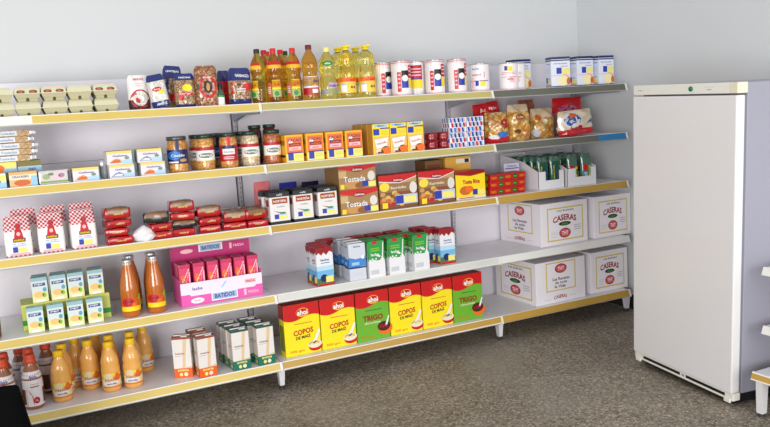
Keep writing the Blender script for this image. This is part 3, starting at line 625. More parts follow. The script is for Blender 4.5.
def custard():
    w, d, h = .098, .06, .158; mb = MB(); mb.box(-w/2, -d/2, 0, w/2, d/2, h, M('custard card', (214, 150, 50), .4), .002); p = front(mb, w, d, h)
    p.rect(0, .58, 1, 1, YEL, 1); p.rect(.1, .9, .9, .98, SKY, 2); p.text('flan', .5, .94, .4, .05, BLUE, 3); p.rect(.05, .64, .4, .84, BLUE, 2); p.rect(.45, .83, 1, .87, PURPLE, 2); p.lines(.5, .92, (.74, .68), .02, GOLD, 2)
    p.rect(0, 0, 1, .58, M('custard picture', (236, 182, 110), .45), 1); p.poly([(.1, .5), (.9, .55), (.8, .24), (.2, .2)], WHITE, 2); p.text('Vainilla', .5, .38, .6, .07, DORANGE, 3, rot=.1); p.ell(.75, .14, .3, .13, ORANGE, 2); p.rect(.25, .04, .6, .1, BROWN, 3); p.rect(0, 0, .06, .58, YEL, 3); p.ell(.35, .12, .2, .07, CREAM, 2)
    topp(mb, w, d, h).rect(.02, .02, .98, .98, GOLD, 1)
    return mb.build('custard_box')
kx = [.635, .736, .838]
spread(custard(), [(kx[i], .062, z, 0, 'yellow custard box, %s of the three in the front row' % ['leftmost', 'middle', 'rightmost'][i]) for i in range(3)] + [(kx[i], .126+k*.063, z, 0, 'yellow custard box %s behind the %s front custard box' % (['directly', 'two places', 'three places'][k], ['left', 'middle', 'right'][i])) for k in range(3) for i in range(3 if k == 0 else 1)], 'box', 'yellow custard boxes')
def red_roll():
    mb = MB(); r = .036; mb.lathe([(r-.008, 0), (r-.001, .003), (r, .012), (r, .034), (r-.001, .041), (r-.009, .0445)], M('red glossy film', (140, 12, 28), .12, coat=.8), 20)
    p = cyl(mb, r, .012, .036, 2.2); p.rect(.1, .2, .5, .8, DRED, 1, 6)
    return mb.build('red_tub')
spread(red_roll(), [(x, .10, z+k*.0455, 0, 'shiny red tub, %s %s of four beside the yellow custard boxes' % (['lower', 'upper'][k], sd)) for k in range(2) for x, sd in ((.952, 'left'), (1.028, 'right'))], 'tub', 'shiny red tubs')
def pat_pack():
    w, d, h = .108, .08, .0805; mb = MB(); mb.box(-w/2, -d/2, 0, w/2, d/2, h, M('white pack', (236, 236, 240), .35), .004)
    for p, n in ((front(mb, w, d, h), 4), (left(mb, w, d, h), 3), (topp(mb, w, d, h), 4)):
        for i in range(n):
            for j in range(3):
                u = (i+.25+.35*(j % 2))/(n+.35); v = (j+.18)/3.1; c = [NAVY, MBLUE, RED][(i+2*j) % 3]; c2 = [BLUE, NAVY, ORANGE][(i+j) % 3]
                p.poly([(u-.02, v-.03), (u+.10, v-.03), (u+.06, v+.26), (u-.06, v+.26)], c if (i+j) % 3 else c2, 1)
                p.poly([(u+.125, v+.0), (u+.165, v+.0), (u+.125, v+.25), (u+.085, v+.25)], [SKY, MBLUE, ORANGE][(i+j) % 3], 1)
    return mb.build('patterned_packet')
spread(pat_pack(), [(x, .085-.0*k, z+k*.082, 0, 'white packet with slanted blue and red marks, %s %s of the block of four' % (['lower', 'upper'][k], sd)) for k in range(2) for x, sd in ((1.106, 'left'), (1.219, 'right'))], 'packet', 'white packets with slanted marks')

# ------------------------------------------------------------------ second tier, right: snack bags
SNK = M_cells('golden snacks in film', [(206, 146, 56), (222, 172, 84), (182, 116, 40), (230, 194, 116)], 55, .12, .8, .2)
PASTA = M_cells('pale snacks in film', [(216, 164, 76), (230, 190, 112), (192, 136, 58)], 48, .1, .9, .2)
PLUM = M('reddish snacks in film', (150, 84, 64), .15, coat=.8, noise=.35, nscale=60); CLEARF = M('hazy film', (204, 182, 150), .12, coat=.9, noise=.3, nscale=45)
GN = 'snack bags on the second shelf'
def aA(p): p.rect(.05, .02, .95, .2, FRED, 1, 6); p.ell(.62, .26, .25, .1, MBLUE, 2); p.ell(.25, .2, .2, .07, WHITE, 2); p.ell(.75, .62, .22, .16, CRIM, 1); p.rect(.08, .9, .92, .99, CLEARF, 1, 5)
bag('snack_bag', 'clear snack bag with a red base and blue spot beside the patterned packets', 'snack bag', GN, 1.400, .16, 1, 0, .158, .175, .085, [(0, .2, FRED), (.2, 1, SNK)], aA, 21, crumple=.009, taper=.04)
def aA2(p): p.rect(.03, .5, .97, .98, FRED, 1, 8, 4); p.text('Aspitos', .5, .82, .66, .13, WHITE, 3, rot=.05); p.text('maíz', .55, .64, .5, .1, SKY, 3, rot=.1); p.poly([(.3, .55), (.9, .6), (.95, .7), (.4, .6)], NAVY, 2)
bag('snack_bag', 'bright red snack bag standing at the back, above the red-based clear bag', 'snack bag', GN, 1.435, .30, 1, 0, .19, .222, .09, [(0, .5, SNK), (.5, 1, FRED)], aA2, 22, tilt=-.12, z=.0125, crumple=.009, taper=.04)
def aB(p): p.ell(.42, .66, .24, .09, M('brown oval', (160, 90, 40), .4), 2); p.text('Corteza', .42, .66, .36, .05, WHITE, 3); p.ell(.3, .27, .18, .06, BROWN, 2); p.ell(.7, .27, .15, .05, DORANGE, 2); p.rect(.2, .86, .8, .96, CLEARF, 1, 4)
bag('snack_bag', 'clear bag of golden snacks with a brown oval label', 'snack bag', GN, 1.56, .17, 1, 0, .150, .212, .085, [(0, .8, PASTA), (.8, 1, CLEARF)], aB, 23, crumple=.009, taper=.04)
bag('snack_bag', 'reddish clear snack bag standing behind, between the two golden bags', 'snack bag', GN, 1.735, .345, 1, 0, .12, .235, .08, [(0, .25, SNK), (.25, 1, PLUM)], None, 24, crumple=.010, taper=.04)
def aC(p): p.ell(.12, .2, .12, .14, LGREY, 2); p.rect(.4, .55, .6, .95, CLEARF, 1, 3); p.ell(.2, .7, .14, .1, DORANGE, 2); p.ell(.45, .55, .1, .09, CREAM, 2)
bag('snack_bag', 'clear bag of pale golden snacks left of the white oval bag', 'snack bag', GN, 1.785, .222, 1, 0, .172, .18, .09, [(0, .72, PASTA), (.72, 1, CLEARF)], aC, 25, crumple=.010, taper=.04)
def aD(p):
    p.ell(.32, .62, .26, .32, WHITE, 2, 26); p.ell(.32, .64, .22, .26, M('snack blue', (50, 90, 170), .4), 3, 26); p.ell(.3, .8, .16, .09, ORANGE, 4); p.text('Aspitos', .32, .58, .38, .16, WHITE, 5, rot=.1); p.ell(.4, .3, .16, .12, CRIM, 3); p.rect(.02, .0, .98, .26, FRED, 1, 8, 3); p.poly([(.72, .42), (.92, .46), (.9, .6)], MBLUE, 2)
bag('snack_bag', 'snack bag with a red base and big white oval with blue lettering', 'snack bag', GN, 1.97, .13, 1, 0, .262, .15, .08, [(0, .26, FRED), (.26, 1, M('cream film', (226, 210, 180), .15, coat=.8, noise=.12, nscale=40))], aD, 26, tilt=-.05, z=.0075, crumple=.010, taper=.04)
def aD2(p): p.rect(.1, .6, .9, .98, FRED, 1, 6, 3); p.ell(.4, .7, .3, .1, M('mauve film', (150, 110, 160), .2), 2)
bag('snack_bag', 'red and mauve snack bag at the back, above the white oval bag', 'snack bag', GN, 2.035, .31, 1, 0, .24, .235, .08, [(0, .62, M('mauve haze film', (150, 116, 120), .12, coat=.9, noise=.3, nscale=50)), (.62, 1, FRED)], aD2, 27, crumple=.010, taper=.04)

# ------------------------------------------------------------------ third tier, left: flour
z = ZS[2]
GING = M_check('red gingham paper', (188, 46, 58), (236, 220, 222), 112); FLOUR = M('flour paper', (238, 234, 232), .75)
def flour():
    w, d, h = .106, .072, .176; mb = MB(); nx = 8; zz = [0, .006, .06, .115, .135, .152, .166, .176]; fy = [.94, 1, 1, 1, .85, .5, .2, .06]; fx = [.95, 1, 1.02, 1, .98, .96, .94, .93]
    rings = []
    for q, a, b in zip(zz, fy, fx):
        ring = []
        for i in range(24):
            t = 2*PI*i/24; cx_, sy = math.cos(t), math.sin(t); e = .32
            ring.append((w/2*b*math.copysign(abs(cx_)**e, cx_), d/2*a*math.copysign(abs(sy)**e, sy), q + (.004*math.sin(3*t) if q > .16 else 0)))
        rings.append(ring)
    vs = [v for r_ in rings for v in r_]; fs = []; ms = []
    for k in range(len(zz)-1):
        for i in range(24):
            j = (i+1) % 24; fs.append((k*24+i, k*24+j, (k+1)*24+j, (k+1)*24+i)); ms.append(GING if k >= 3 or k == 0 else FLOUR)
    mb.add(vs, fs, ms, True); mb.add(rings[-1], [tuple(range(24))], GING); mb.add(rings[0], [tuple(range(23, -1, -1))], FLOUR)
    p = Pan.flat(mb, (-w/2, -d/2-.001, 0), (w, 0, 0), (0, 0, h))
    p.rect(.14, 0.03, .86, .09, M('pink gingham edge', (226, 176, 180), .7), 1); p.poly([(.34, .46), (.70, .46), (.64, .66), (.40, .66)], RED, 1); p.poly([(.42, .66), (.62, .66), (.58, .80), (.46, .80)], CRIM, 1); p.ell(.52, .81, .09, .05, CRIM, 2); p.ell(.52, .58, .07, .05, PPINK, 2)
    p.rect(.3, .37, .76, .47, BROWN, 2); p.text('HARINA', .53, .42, .38, .05, YEL, 3); p.text('de trigo', .5, .325, .5, .04, M('lilac ink', (160, 150, 200), .5), 2); p.rect(.26, .11, .44, .25, BLUE, 2); p.rect(.46, .10, .78, .22, PYEL, 2); p.rect(.3, .265, .8, .29, SKY, 2)
    return mb.build('flour_bag')
GF = 'flour bags on the third shelf'
fl_ = spread(flour(), [(-1.116, .096, z, .03, 'front paper flour bag with red gingham top, leftmost'), (-.984, .094, z, -.03, 'front paper flour bag with red gingham top, middle of three'), (-.850, .094, z, .04, 'front paper flour bag with red gingham top, nearest the red packs'),
    (-1.082, .178, z, -.04, 'flour bag standing behind the leftmost front flour bag'), (-.957, .176, z, .03, 'flour bag standing behind the middle front flour bag'), (-.852, .176, z, -.02, 'flour bag standing behind the right front flour bag')], 'flour bag', GF)
for i, o in enumerate(fl_): o.scale = (1, 1, .95 if i < 3 else 1.07)
# red brick packs
RP = M('red foil pack', (172, 14, 20), .2, coat=.7, noise=.35, nscale=34); RPT = M('tan foil top', (128, 92, 58), .3, coat=.5, noise=.35, nscale=50); RPK = M('black foil pack', (34, 34, 32), .25, coat=.5)
def red_pack(body, top):
    """soft foil brick lying flat: bulging sides, crimped ends, a coloured panel on the upper face"""
    w, d, h = .112, .078, .036; mb = MB(); rnd = random.Random(3); nx, n = 12, 20; vs = []; fs = []; ms = []
    for i in range(nx+1):
        u = i/nx; e = min(1, .86 + 1.6*min(u, 1-u))
        for k in range(n):
            t = 2*PI*k/n; c, s_ = math.cos(t), math.sin(t)
            y = d/2*math.copysign(abs(c)**.32, c)*(.94+.06*e); q = math.copysign(abs(s_)**.36, s_)*.5*e + .5
            cr = .0016*math.sin(17*u+1.3*k)*math.sin(3*t+9*u)
            vs.append(((u-.5)*w, y + cr, max(.0004, q*h + (cr if s_ > .2 else 0))))
    for i in range(nx):
        for k in range(n):
            j = (k+1) % n; fs.append((i*n+k, i*n+j, (i+1)*n+j, (i+1)*n+k)); tm = 2*PI*(k+.5)/n
            ms.append(top if math.sin(tm) > (.1 if top is RPT else .72) and 0 < i < nx-1 else body)
    fs.append(tuple(range(n-1, -1, -1))); ms.append(body); fs.append(tuple(nx*n+k for k in range(n))); ms.append(body)
    mb.add(vs, [f[::-1] for f in fs], ms, True)
    p = Pan.flat(mb, (-w/2, -d/2-.0018, 0), (w, 0, 0), (0, 0, h)); p.text('natural', .52, .5, .36, .24, PYEL if body is RP else GREY, 1, bold=0)
    return mb.build('brick_pack')
piles = [(-.695, .078, 4, 'stack left of the white wrapper', 'RRRT'), (-.522, .078, 3, 'stack right of the white wrapper', 'RRK'), (-.405, .078, 4, 'tallest middle stack', 'RKRT'), (-.284, .08, 3, 'stack just right of the tallest one', 'RRT'), (-.168, .08, 2, 'low stack second from the right end', 'RT'), (-.058, .075, 2, 'low stack at the right end', 'RT')]
sR, sT, sK = [], [], []
for x, y, n, nm_, kk in piles:
    for i in range(n):
        pos = 'top' if i == n-1 else ('bottom' if i == 0 else ('second' if i == 1 else 'third'))
        j = random.uniform(-.006, .006)
        rec = (x+j, y+random.uniform(-.004, .004), z+i*.0382, random.uniform(-.3, .3), '%s brick pack, %s one of the %s' % ({'R': 'red', 'T': 'tan-topped red', 'K': 'black'}[kk[i]], pos, nm_))
        {'R': sR, 'T': sT, 'K': sK}[kk[i]].append(rec)
sT.append((-.165, .175, z+.0382, .1, 'tan-topped red brick pack lying behind the low stacks, upper left one')); sR.append((-.165, .175, z, .05, 'red brick pack under the tan-topped one behind the low stacks'))
sT.append((-.050, .180, z+.0382, -.1, 'tan-topped red brick pack lying behind, next to the pink packet')); sR.append((-.050, .18, z, 0, 'red brick pack lying behind, under the one next to the pink packet'))
GP = 'brick packs piled on the third shelf'
for k_, o in enumerate(spread(red_pack(RP, RP), sR, 'brick pack', GP)): o.scale = (1 - .10*((k_*5) % 3)/2, 1, 1)
for o in spread(red_pack(RP, RPT), sT, 'brick pack', GP): o.scale = (.98, 1, 1.45)
for o in spread(red_pack(RPK, RPT), sK, 'brick pack', GP): o.scale = (1, 1, 1.4 if 'top one' in o['label'] else 1)
# crumpled white wrapper
mb = MB(); bm = bmesh.new(); bmesh.ops.create_icosphere(bm, subdivisions=3, radius=1); rnd = random.Random(5)
for v in bm.verts:
    q = 1 + .12*math.sin(5*v.co.x+1)*math.sin(6*v.co.z) + rnd.uniform(-.05, .05)
    hgt = max(v.co.z, -.75)
    v.co = Vector((v.co.x*.044*q, v.co.y*.03*q, (hgt+.75)*.038*(1 if hgt < .2 else .85) * (1.0 - .25*abs(v.co.x))))
bm.verts.index_update(); mb.add([v.co.copy() for v in bm.verts], [[v.index for v in f.verts] for f in bm.faces], M('white plastic wrap', (232, 228, 230), .3, coat=.3), False); bm.free()
o = mb.build('plastic_wrapper'); tag(o, 'crumpled white plastic wrapper lying between two piles of red packs', 'wrapper'); o.location = (-.602, .048, z); o.scale = (1.12, 1.1, 1.3)

# ------------------------------------------------------------------ third tier, middle: coffee, biscuits
z = ZS[2]
def coffee():
    w, d, h = .104, .062, .163; mb = MB(); mb.box(-w/2, -d/2, 0, w/2, d/2, h*.965, M('coffee foil white', (226, 222, 222), .25, coat=.4), .004); mb.box(-w/2+.006, -d/2+.012, h*.96, w/2-.006, d/2-.012, h, BLACK, .003)
    for p in (front(mb, w, d, h), left(mb, w, d, h), right(mb, w, d, h)):
        p.rect(0, .0, 1, .10, BLACK, 1); p.rect(0, .83, 1, .965, BLACK, 1)
    topp(mb, w, d, h*.965).rect(0, 0, 1, 1, BLACK, 1)
    p = front(mb, w, d, h); p.rect(.12, .62, .9, .80, DRED, 1); p.frame(.12, .62, .9, .80, .02, .012, GOLD, 2); p.text('NORTEÑA', .51, .71, .64, .09, WHITE, 2); p.text('café', .5, .9, .3, .06, LGREY, 2); p.text('molido', .55, .54, .4, .05, GREY, 2); p.poly([(.15, .43), (.5, .33), (.8, .34), (.45, .38)], M('coffee picture', (150, 110, 60), .5), 2); p.ell(.62, .34, .16, .03, GREEN, 3)
    p.rect(.2, .17, .42, .31, BLUE, 2); p.rect(.45, .16, .85, .26, PYEL, 2); p.rect(.4, .28, .8, .31, SKY, 2); left(mb, w, d, h).rect(.2, .55, .8, .75, DRED, 2)
    return mb.build('coffee_pack')
GC = 'black and white coffee packs on the third shelf'
fx_ = [(.053, .03), (.176, .02), (.307, -.02)]
spread(coffee(), [(x, .062, z, r_, 'front black and white coffee pack, %s of three' % n) for (x, r_), n in zip(fx_, ['leftmost', 'middle', 'rightmost'])] + [(x-.012, .135, z, -r_, 'coffee pack in the second row behind the %s front coffee pack' % n) for (x, r_), n in zip(fx_, ['left', 'middle', 'right'])], 'coffee pack', GC)
def tallpack(name, label, x, y, w, d, h, c, art, rz=0):
    mb = MB(); p = pillow(mb, w, h, d, [(0, 1, c)], True, seed=31, crumple=.002, taper=.02)
    if art: art(p)
    o = mb.build(name); tag(o, label, 'packet'); o.location = (x, y, z); o.rotation_euler = (0, 0, rz)
tallpack('food_packet', 'pink and red upright packet left of the coffee packs', -.010, .25, .088, .05, .20, M('salmon packet', (206, 110, 116), .4), lambda p: (p.rect(.15, .1, .85, .6, CRIM, 1, 4), p.rect(.2, .66, .6, .8, RED, 1, 3), p.text('café', .5, .5, .4, .08, WHITE, 2)), -.1)
tallpack('food_packet', 'bright blue folded-top packet standing behind the coffee packs', .176, .30, .10, .06, .178, M('blue foil', (40, 50, 150), .25, coat=.4), None)
tallpack('food_packet', 'dark navy folded-top packet standing behind the rightmost coffee packs', .318, .29, .10, .06, .172, M('dark navy foil', (24, 28, 58), .25, coat=.4), None)
def biscuit_box(w, d, h, style):
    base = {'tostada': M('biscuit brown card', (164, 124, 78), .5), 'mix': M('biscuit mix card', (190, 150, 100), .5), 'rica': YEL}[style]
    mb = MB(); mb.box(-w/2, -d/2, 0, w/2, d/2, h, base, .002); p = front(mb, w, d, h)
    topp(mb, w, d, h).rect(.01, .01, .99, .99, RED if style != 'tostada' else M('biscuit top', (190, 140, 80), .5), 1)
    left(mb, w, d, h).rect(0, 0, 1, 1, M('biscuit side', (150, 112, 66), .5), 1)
    if style == 'tostada':
        p.poly([(0, .86), (.5, .70), (1, .86), (1, 1), (0, 1)], RED, 1); p.ell(.5, .8, .17, .1, DRED, 2); p.text('Galletas', .5, .8, .26, .08, WHITE, 3); p.text('Tostada', .42, .42, .58, .22, M('dark outline', (60, 40, 40), .5), 2, bold=.06); p.text('Tostada', .415, .425, .58, .22, WHITE, 3, bold=.02)
        p.ell(.87, .5, .10, .2, M('milk glass print', (222, 216, 208), .5), 1); p.rect(0, .5, .2, .78, M('biscuit pale', (200, 170, 120), .5), 1); p.ell(.35, .2, .22, .16, M('toast biscuit', (196, 144, 80), .5), 1); p.ell(.58, .16, .16, .12, M('toast biscuit dark', (140, 90, 44), .5), 2); p.rect(.62, .1, .78, .32, BLUE, 3); p.rect(.78, .06, .98, .28, PYEL, 3); p.rect(.03, .06, .13, .24, YEL, 3)
    elif style == 'mix':
        p.poly([(0, .84), (.25, .80), (.55, .76), (1, .92), (1, 1), (0, 1)], RED, 1); p.poly([(0, .82), (.25, .78), (.55, .74), (1, .9), (1, .92), (.55, .76), (.25, .80), (0, .84)], WHITE, 2); p.ell(.5, .84, .15, .06, DRED, 3); p.text('Galletas', .5, .84, .24, .05, WHITE, 4)
        p.ell(.14, .66, .13, .13, M('lemon print', (240, 214, 70), .5), 2); p.ell(.9, .58, .10, .17, M('milk glass print', (222, 216, 208), .5), 2)
        rnd = random.Random(9)
        for i in range(16):
            p.ell(.07+.036*i+rnd.uniform(-.03, .03), .10+rnd.uniform(0, .40), .07, .065, [DORANGE, TAN, M('caramel print', (206, 150, 84), .5), CRIM, GOLD][i % 5], 2+i % 3, 12)
        p.rect(.0, .5, 1, .745, M('biscuit mid brown', (150, 112, 76), .5), 1); p.rect(0, 0, 1, .5, M('biscuit deep brown', (128, 80, 46), .5), 1); p.text('Surtido', .5, .62, .42, .08, CREAM, 3); p.rect(.42, .12, 1, .40, M('pale blue block', (190, 200, 222), .5), 5); p.rect(.42, .14, .62, .38, BLUE, 6); p.rect(.64, .16, .96, .34, PYEL, 6); p.rect(.06, .04, .2, .2, YEL, 5)
    else:
        p.poly([(0, .9), (.5, .82), (1, .9), (1, 1), (0, 1)], DRED, 1); p.text('Tosta Rica', .52, .62, .58, .15, CRIM, 2, bold=.04); p.ell(.32, .32, .2, .16, DORANGE, 2); p.ell(.44, .36, .14, .12, ORANGE, 3); p.rect(.56, .14, .72, .34, BLUE, 3); p.rect(.73, .14, .98, .32, PYEL, 3); p.rect(0, 0, 1, .10, CREAM, 2); p.lines(.1, .6, (.06,), .03, RED, 3)
    return mb.build('biscuit_box')
GBI = 'biscuit boxes on the third shelf'
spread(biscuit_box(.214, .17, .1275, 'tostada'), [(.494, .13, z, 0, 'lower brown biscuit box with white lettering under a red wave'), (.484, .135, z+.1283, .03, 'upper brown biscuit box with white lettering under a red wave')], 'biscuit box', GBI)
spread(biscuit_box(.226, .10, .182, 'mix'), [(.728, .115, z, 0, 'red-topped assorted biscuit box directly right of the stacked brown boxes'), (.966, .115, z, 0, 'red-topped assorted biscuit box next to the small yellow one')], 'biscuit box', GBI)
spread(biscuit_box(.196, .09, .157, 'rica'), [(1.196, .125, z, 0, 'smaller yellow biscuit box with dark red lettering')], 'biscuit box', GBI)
def art(p): p.rect(.45, .05, .95, .45, CREAM, 1); p.rect(.72, .08, .92, .42, NAVY, 2)
o = face_carton('biscuit_box', .17, .12, .235, M('amber card', (220, 168, 70), .5), lambda p: (p.rect(.42, .83, .98, .94, CREAM, 1), p.rect(.76, .84, .93, .93, NAVY, 2)), None); spread(o, [(1.185, .26, z, 0, 'tall amber box standing behind the yellow biscuit box')], 'biscuit box', GBI)
o = face_carton('biscuit_box', .11, .12, .225, M('umber card', (120, 84, 44), .5), lambda p: p.rect(.1, .1, .9, .9, BROWN, 1), None); spread(o, [(1.018, .27, z, 0, 'tall dark brown box standing behind the assorted biscuit boxes')], 'biscuit box', GBI)
def bar_box():
    w, d, h = .246, .09, .0395; mb = MB(); mb.box(-w/2, -d/2, 0, w/2, d/2, h, M('red bar card', (186, 30, 26), .4), .0015); p = front(mb, w, d, h)
    for i in range(5): 
        u = .1+.2*i
        if i % 2: p.ell(u, .5, .07, .36, M('leaf green print', (30, 96, 44), .4), 1); p.rect(u-.04, .42, u+.04, .56, LGREEN, 2)
        else: p.text('TABLETA', u, .5, .15, .34, M('amber ink', (230, 150, 40), .4), 1)
    left(mb, w, d, h).ell(.5, .5, .2, .35, LGREEN, 1)
    return mb.build('bar_box')
spread(bar_box(), [(1.447+.003*k, .14, z+k*.040, 0, 'long red box with green ovals, %s of the stack of three' % ['bottom', 'middle', 'top'][k]) for k in range(3)], 'box', 'long red boxes with green ovals')
mb = MB(); mb.box(-.055, -.001, 0, .055, .001, .165, OFFW); p = Pan.flat(mb, (-.055, -.001, 0), (.11, 0, 0), (0, 0, .165)); p.rect(0, .76, 1, 1, M('lilac card', (206, 200, 230), .5), 1); p.text('Oferta', .5, .9, .6, .06, NAVY, 2); p.rect(.05, .8, .95, .83, NAVY, 2)
o = mb.build('price_card'); tag(o, 'small pale lilac card with dark lettering standing behind the red boxes', 'card'); o.location = (1.505, .2, z)

# ------------------------------------------------------------------ third tier, right: display trays of green packets
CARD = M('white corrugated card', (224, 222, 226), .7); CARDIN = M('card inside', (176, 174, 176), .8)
def tray(w):
    d, hf, hb, tk = .38, .108, .205, .004; mb = MB()
    mb.box(-w/2, -d/2, 0, w/2, d/2, tk, CARD)
    for sx in (-1, 1):
        xo, xi = sx*w/2, sx*(w/2-tk)
        pr = [(-d/2, tk), (d/2, tk), (d/2, hb), (-.05, hf+.055), (-d/2, hf)]; k = len(pr); vs = [(xo, a, b) for a, b in pr]+[(xi, a, b) for a, b in pr]
        mb.add(vs, [tuple(range(k)), tuple(range(2*k-1, k-1, -1))]+[(i, i+k, (i+1) % k+k, (i+1) % k) for i in range(k)], CARD)
    mb.box(-w/2, d/2-tk, tk, w/2, d/2, hb, CARD)
    c0, c1, cz = -.22*w, .3*w, .055
    vs, fs = holed([(-w/2, tk), (w/2, tk), (w/2, hf), (c1, hf), (c1, cz), (c0, cz), (c0, hf), (-w/2, hf)], [])
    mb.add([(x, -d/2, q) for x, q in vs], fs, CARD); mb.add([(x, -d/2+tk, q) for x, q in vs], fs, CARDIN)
    return mb.build('display_tray')
TX = [(1.742, .194), (1.968, .228)]
for (x, w), l in zip(TX, ['white cardboard display tray holding green packets, left of two', 'white cardboard display tray holding green packets, right of two']):
    o = tray(w); tag(o, l, 'tray', 'white display trays'); o.location = (x, .247, z)
GRF = M('dark green film', (16, 76, 58), .15, coat=.7, noise=.2, nscale=30); GRF2 = M('clear green film', (70, 108, 92), .12, coat=.8, noise=.3, nscale=40)
def gpack(film, style):
    w, d, h = .078, .034, .186; mb = MB(); p = pillow(mb, w, h, d, [(0, .84, film), (.84, 1, GRF2)], True, seed=41, crumple=.002)
    if style: p.text('MACEDONIA', .28, .52, .42, .10, YEL, 2, rot=PI/2); p.rect(.5, .2, .9, .6, M('deep teal print', (30, 70, 96), .4), 1, 4)
    else: p.ell(.3, .55, .2, .12, RED, 1); p.rect(.15, .2, .5, .4, SKY, 1, 3); p.rect(.62, .15, .85, .6, YEL, 1, 3)
    return mb.build('green_packet')
s1 = [];
for r_ in range(5):
    for sx, sd in ((-.045, 'left'), (.045, 'right')):
        s1.append((TX[0][0]+sx, .085+r_*.065, z+.0045, 0, 'dark green packet in the left tray, %s column, %s row from the front' % (sd, ORD[r_])))
spread(gpack(GRF, True), s1, 'packet', 'green packets in the left tray')
s2 = []; s3 = []
for r_ in range(4):
    for sx, sd in ((-.052, 'left'), (.052, 'right')):
        (s3 if r_ == 0 else s2).append((TX[1][0]+sx, .087+r_*.078, z+.0045, 0, 'green packet in the right tray, %s column, %s row from the front' % (sd, ORD[r_])))
spread(gpack(GRF, False), s2, 'packet', 'green packets in the right tray'); spread(gpack(GRF2, False), s3, 'packet', 'green packets in the right tray')

# ------------------------------------------------------------------ fourth tier, left: small cartons, juice bottles, pink display
z = ZS[3]
def baby_carton():
    w, d, h = .066, .042, .112; mb = MB(); mb.box(-w/2, -d/2, 0, w/2, d/2, h, M('juice card yellow', (226, 222, 158), .4), .002); p = front(mb, w, d, h)
    p.rect(0, .42, 1, .86, M('pale aqua print', (208, 220, 216), .4), 1); p.rect(0, .86, 1, 1, M('aqua print', (146, 186, 194), .4), 1); p.rect(.10, .66, .86, .78, M('indigo print', (56, 66, 140), .4), 2); p.text('yogur', .46, .72, .56, .07, WHITE, 3); p.ell(.42, .32, .3, .12, M('apricot print', (236, 190, 120), .4), 2); p.ell(.8, .5, .12, .09, M('turquoise print', (90, 160, 190), .4), 2); p.ell(.75, .28, .12, .09, LGREEN, 2); p.rect(.2, .03, .8, .12, WHITE, 2)
    topp(mb, w, d, h).rect(.02, .02, .98, .98, M('aqua print', (146, 186, 194), .4), 1); right(mb, w, d, h).rect(0, 0, 1, .8, M('shade green print', (90, 140, 60), .4), 1); left(mb, w, d, h).rect(0, 0, 1, .5, LGREEN, 1)
    return mb.build('drink_carton')
GY = 'small yellow and aqua drink cartons'
bx = [-1.079, -.997, -.915, -.833]; tx = [-1.056, -.979, -.907, -.822]
spread(baby_carton(), [(bx[i], .088, z, .0, 'small aqua and yellow carton, bottom front row, %s from the left' % ORD[i]) for i in range(4)] + [(tx[i], .155, z+.1165, 0, 'small aqua and yellow carton on the multipack box, front row, %s from left' % ORD[i]) for i in range(4)] +
       [(tx[i]+.006, .205, z+.1165, 0, 'small aqua and yellow carton on the multipack box, back row, %s from left' % ORD[i]) for i in range(4)], 'carton', GY)
mb = MB(); w, d, h = .37, .15, .116; mb.box(-w/2, -d/2, 0, w/2, d/2, h, M('tray lime card', (200, 206, 104), .5), .002); p = front(mb, w, d, h); p.rect(0, .2, 1, .4, GREEN, 1); p.text('pack', .2, .7, .1, .2, GREEN, 2); right(mb, w, d, h).rect(0, .1, 1, .4, GREEN, 1); left(mb, w, d, h).rect(0, .1, 1, .4, GREEN, 1)
o = mb.build('carton_tray'); tag(o, 'yellow-green multipack box behind the small cartons with more on top', 'box'); o.location = (-.944, .205, z)
JUICE = M('orange nectar glass', (186, 100, 28), .06, coat=.8, noise=.06, nscale=12)
def juice():
    t = thing('juice_bottle'); h = .262
    prof = [(.034, 0), (.040, .004), (.0425, .014), (.0425, .118), (.041, .142), (.0365, .172), (.030, .202), (.0245, .226), (.0215, .240)]
    MB().lathe(prof, JUICE, 26).build('glass', t)
    MB().lathe([(.0212, .2395), (.0212, .250), (.0205, .252)], M('clear neck glass', (190, 176, 160), .08, coat=.8), 20).build('neck', t)
    mb = MB(); p = cyl(mb, .0425, .03, .105, 2.5); p.rect(0, 0, 1, .8, M('label orange red', (214, 80, 30), .4), 1, 14); p.rect(0, 0, 1, .28, YEL, 2, 14); p.ell(.36, .56, .26, .26, CRIM, 2); p.ell(.3, .62, .16, .14, RED, 3); p.poly([(.6, .1), (.98, .3), (.98, 1), (.86, .95), (.7, .5)], LGREEN, 3); p.text('Zumo', .38, .6, .36, .16, M('dark plum ink', (90, 20, 40), .4), 4); p.ell(.62, .4, .1, .12, ORANGE, 4)
    mb.build('paper_label', t)
    MB().lathe([(.0225, .2505), (.023, .252), (.023, .262), (.0215, .264), (.001, .2642)], M('silver cap', (196, 196, 200), .3, metal=.7), 22).build('cap', t)
    return t
spread(juice(), [(-.688, .09, z, .05, 'front glass bottle of orange juice, left one'), (-.574, .09, z, -.05, 'front glass bottle of orange juice, right one'), (-.662, .20, z, .4, 'juice bottle standing behind the left front juice bottle'), (-.566, .20, z, .4, 'juice bottle standing behind the right front juice bottle')], 'juice bottle', 'orange juice bottles')
spread(jar(SAUCE, LIDK, 'sauce', .115, .040), [(-1.256, .10, z, 0, 'dark jar cut off by the left frame edge on the fourth shelf')], 'jar')
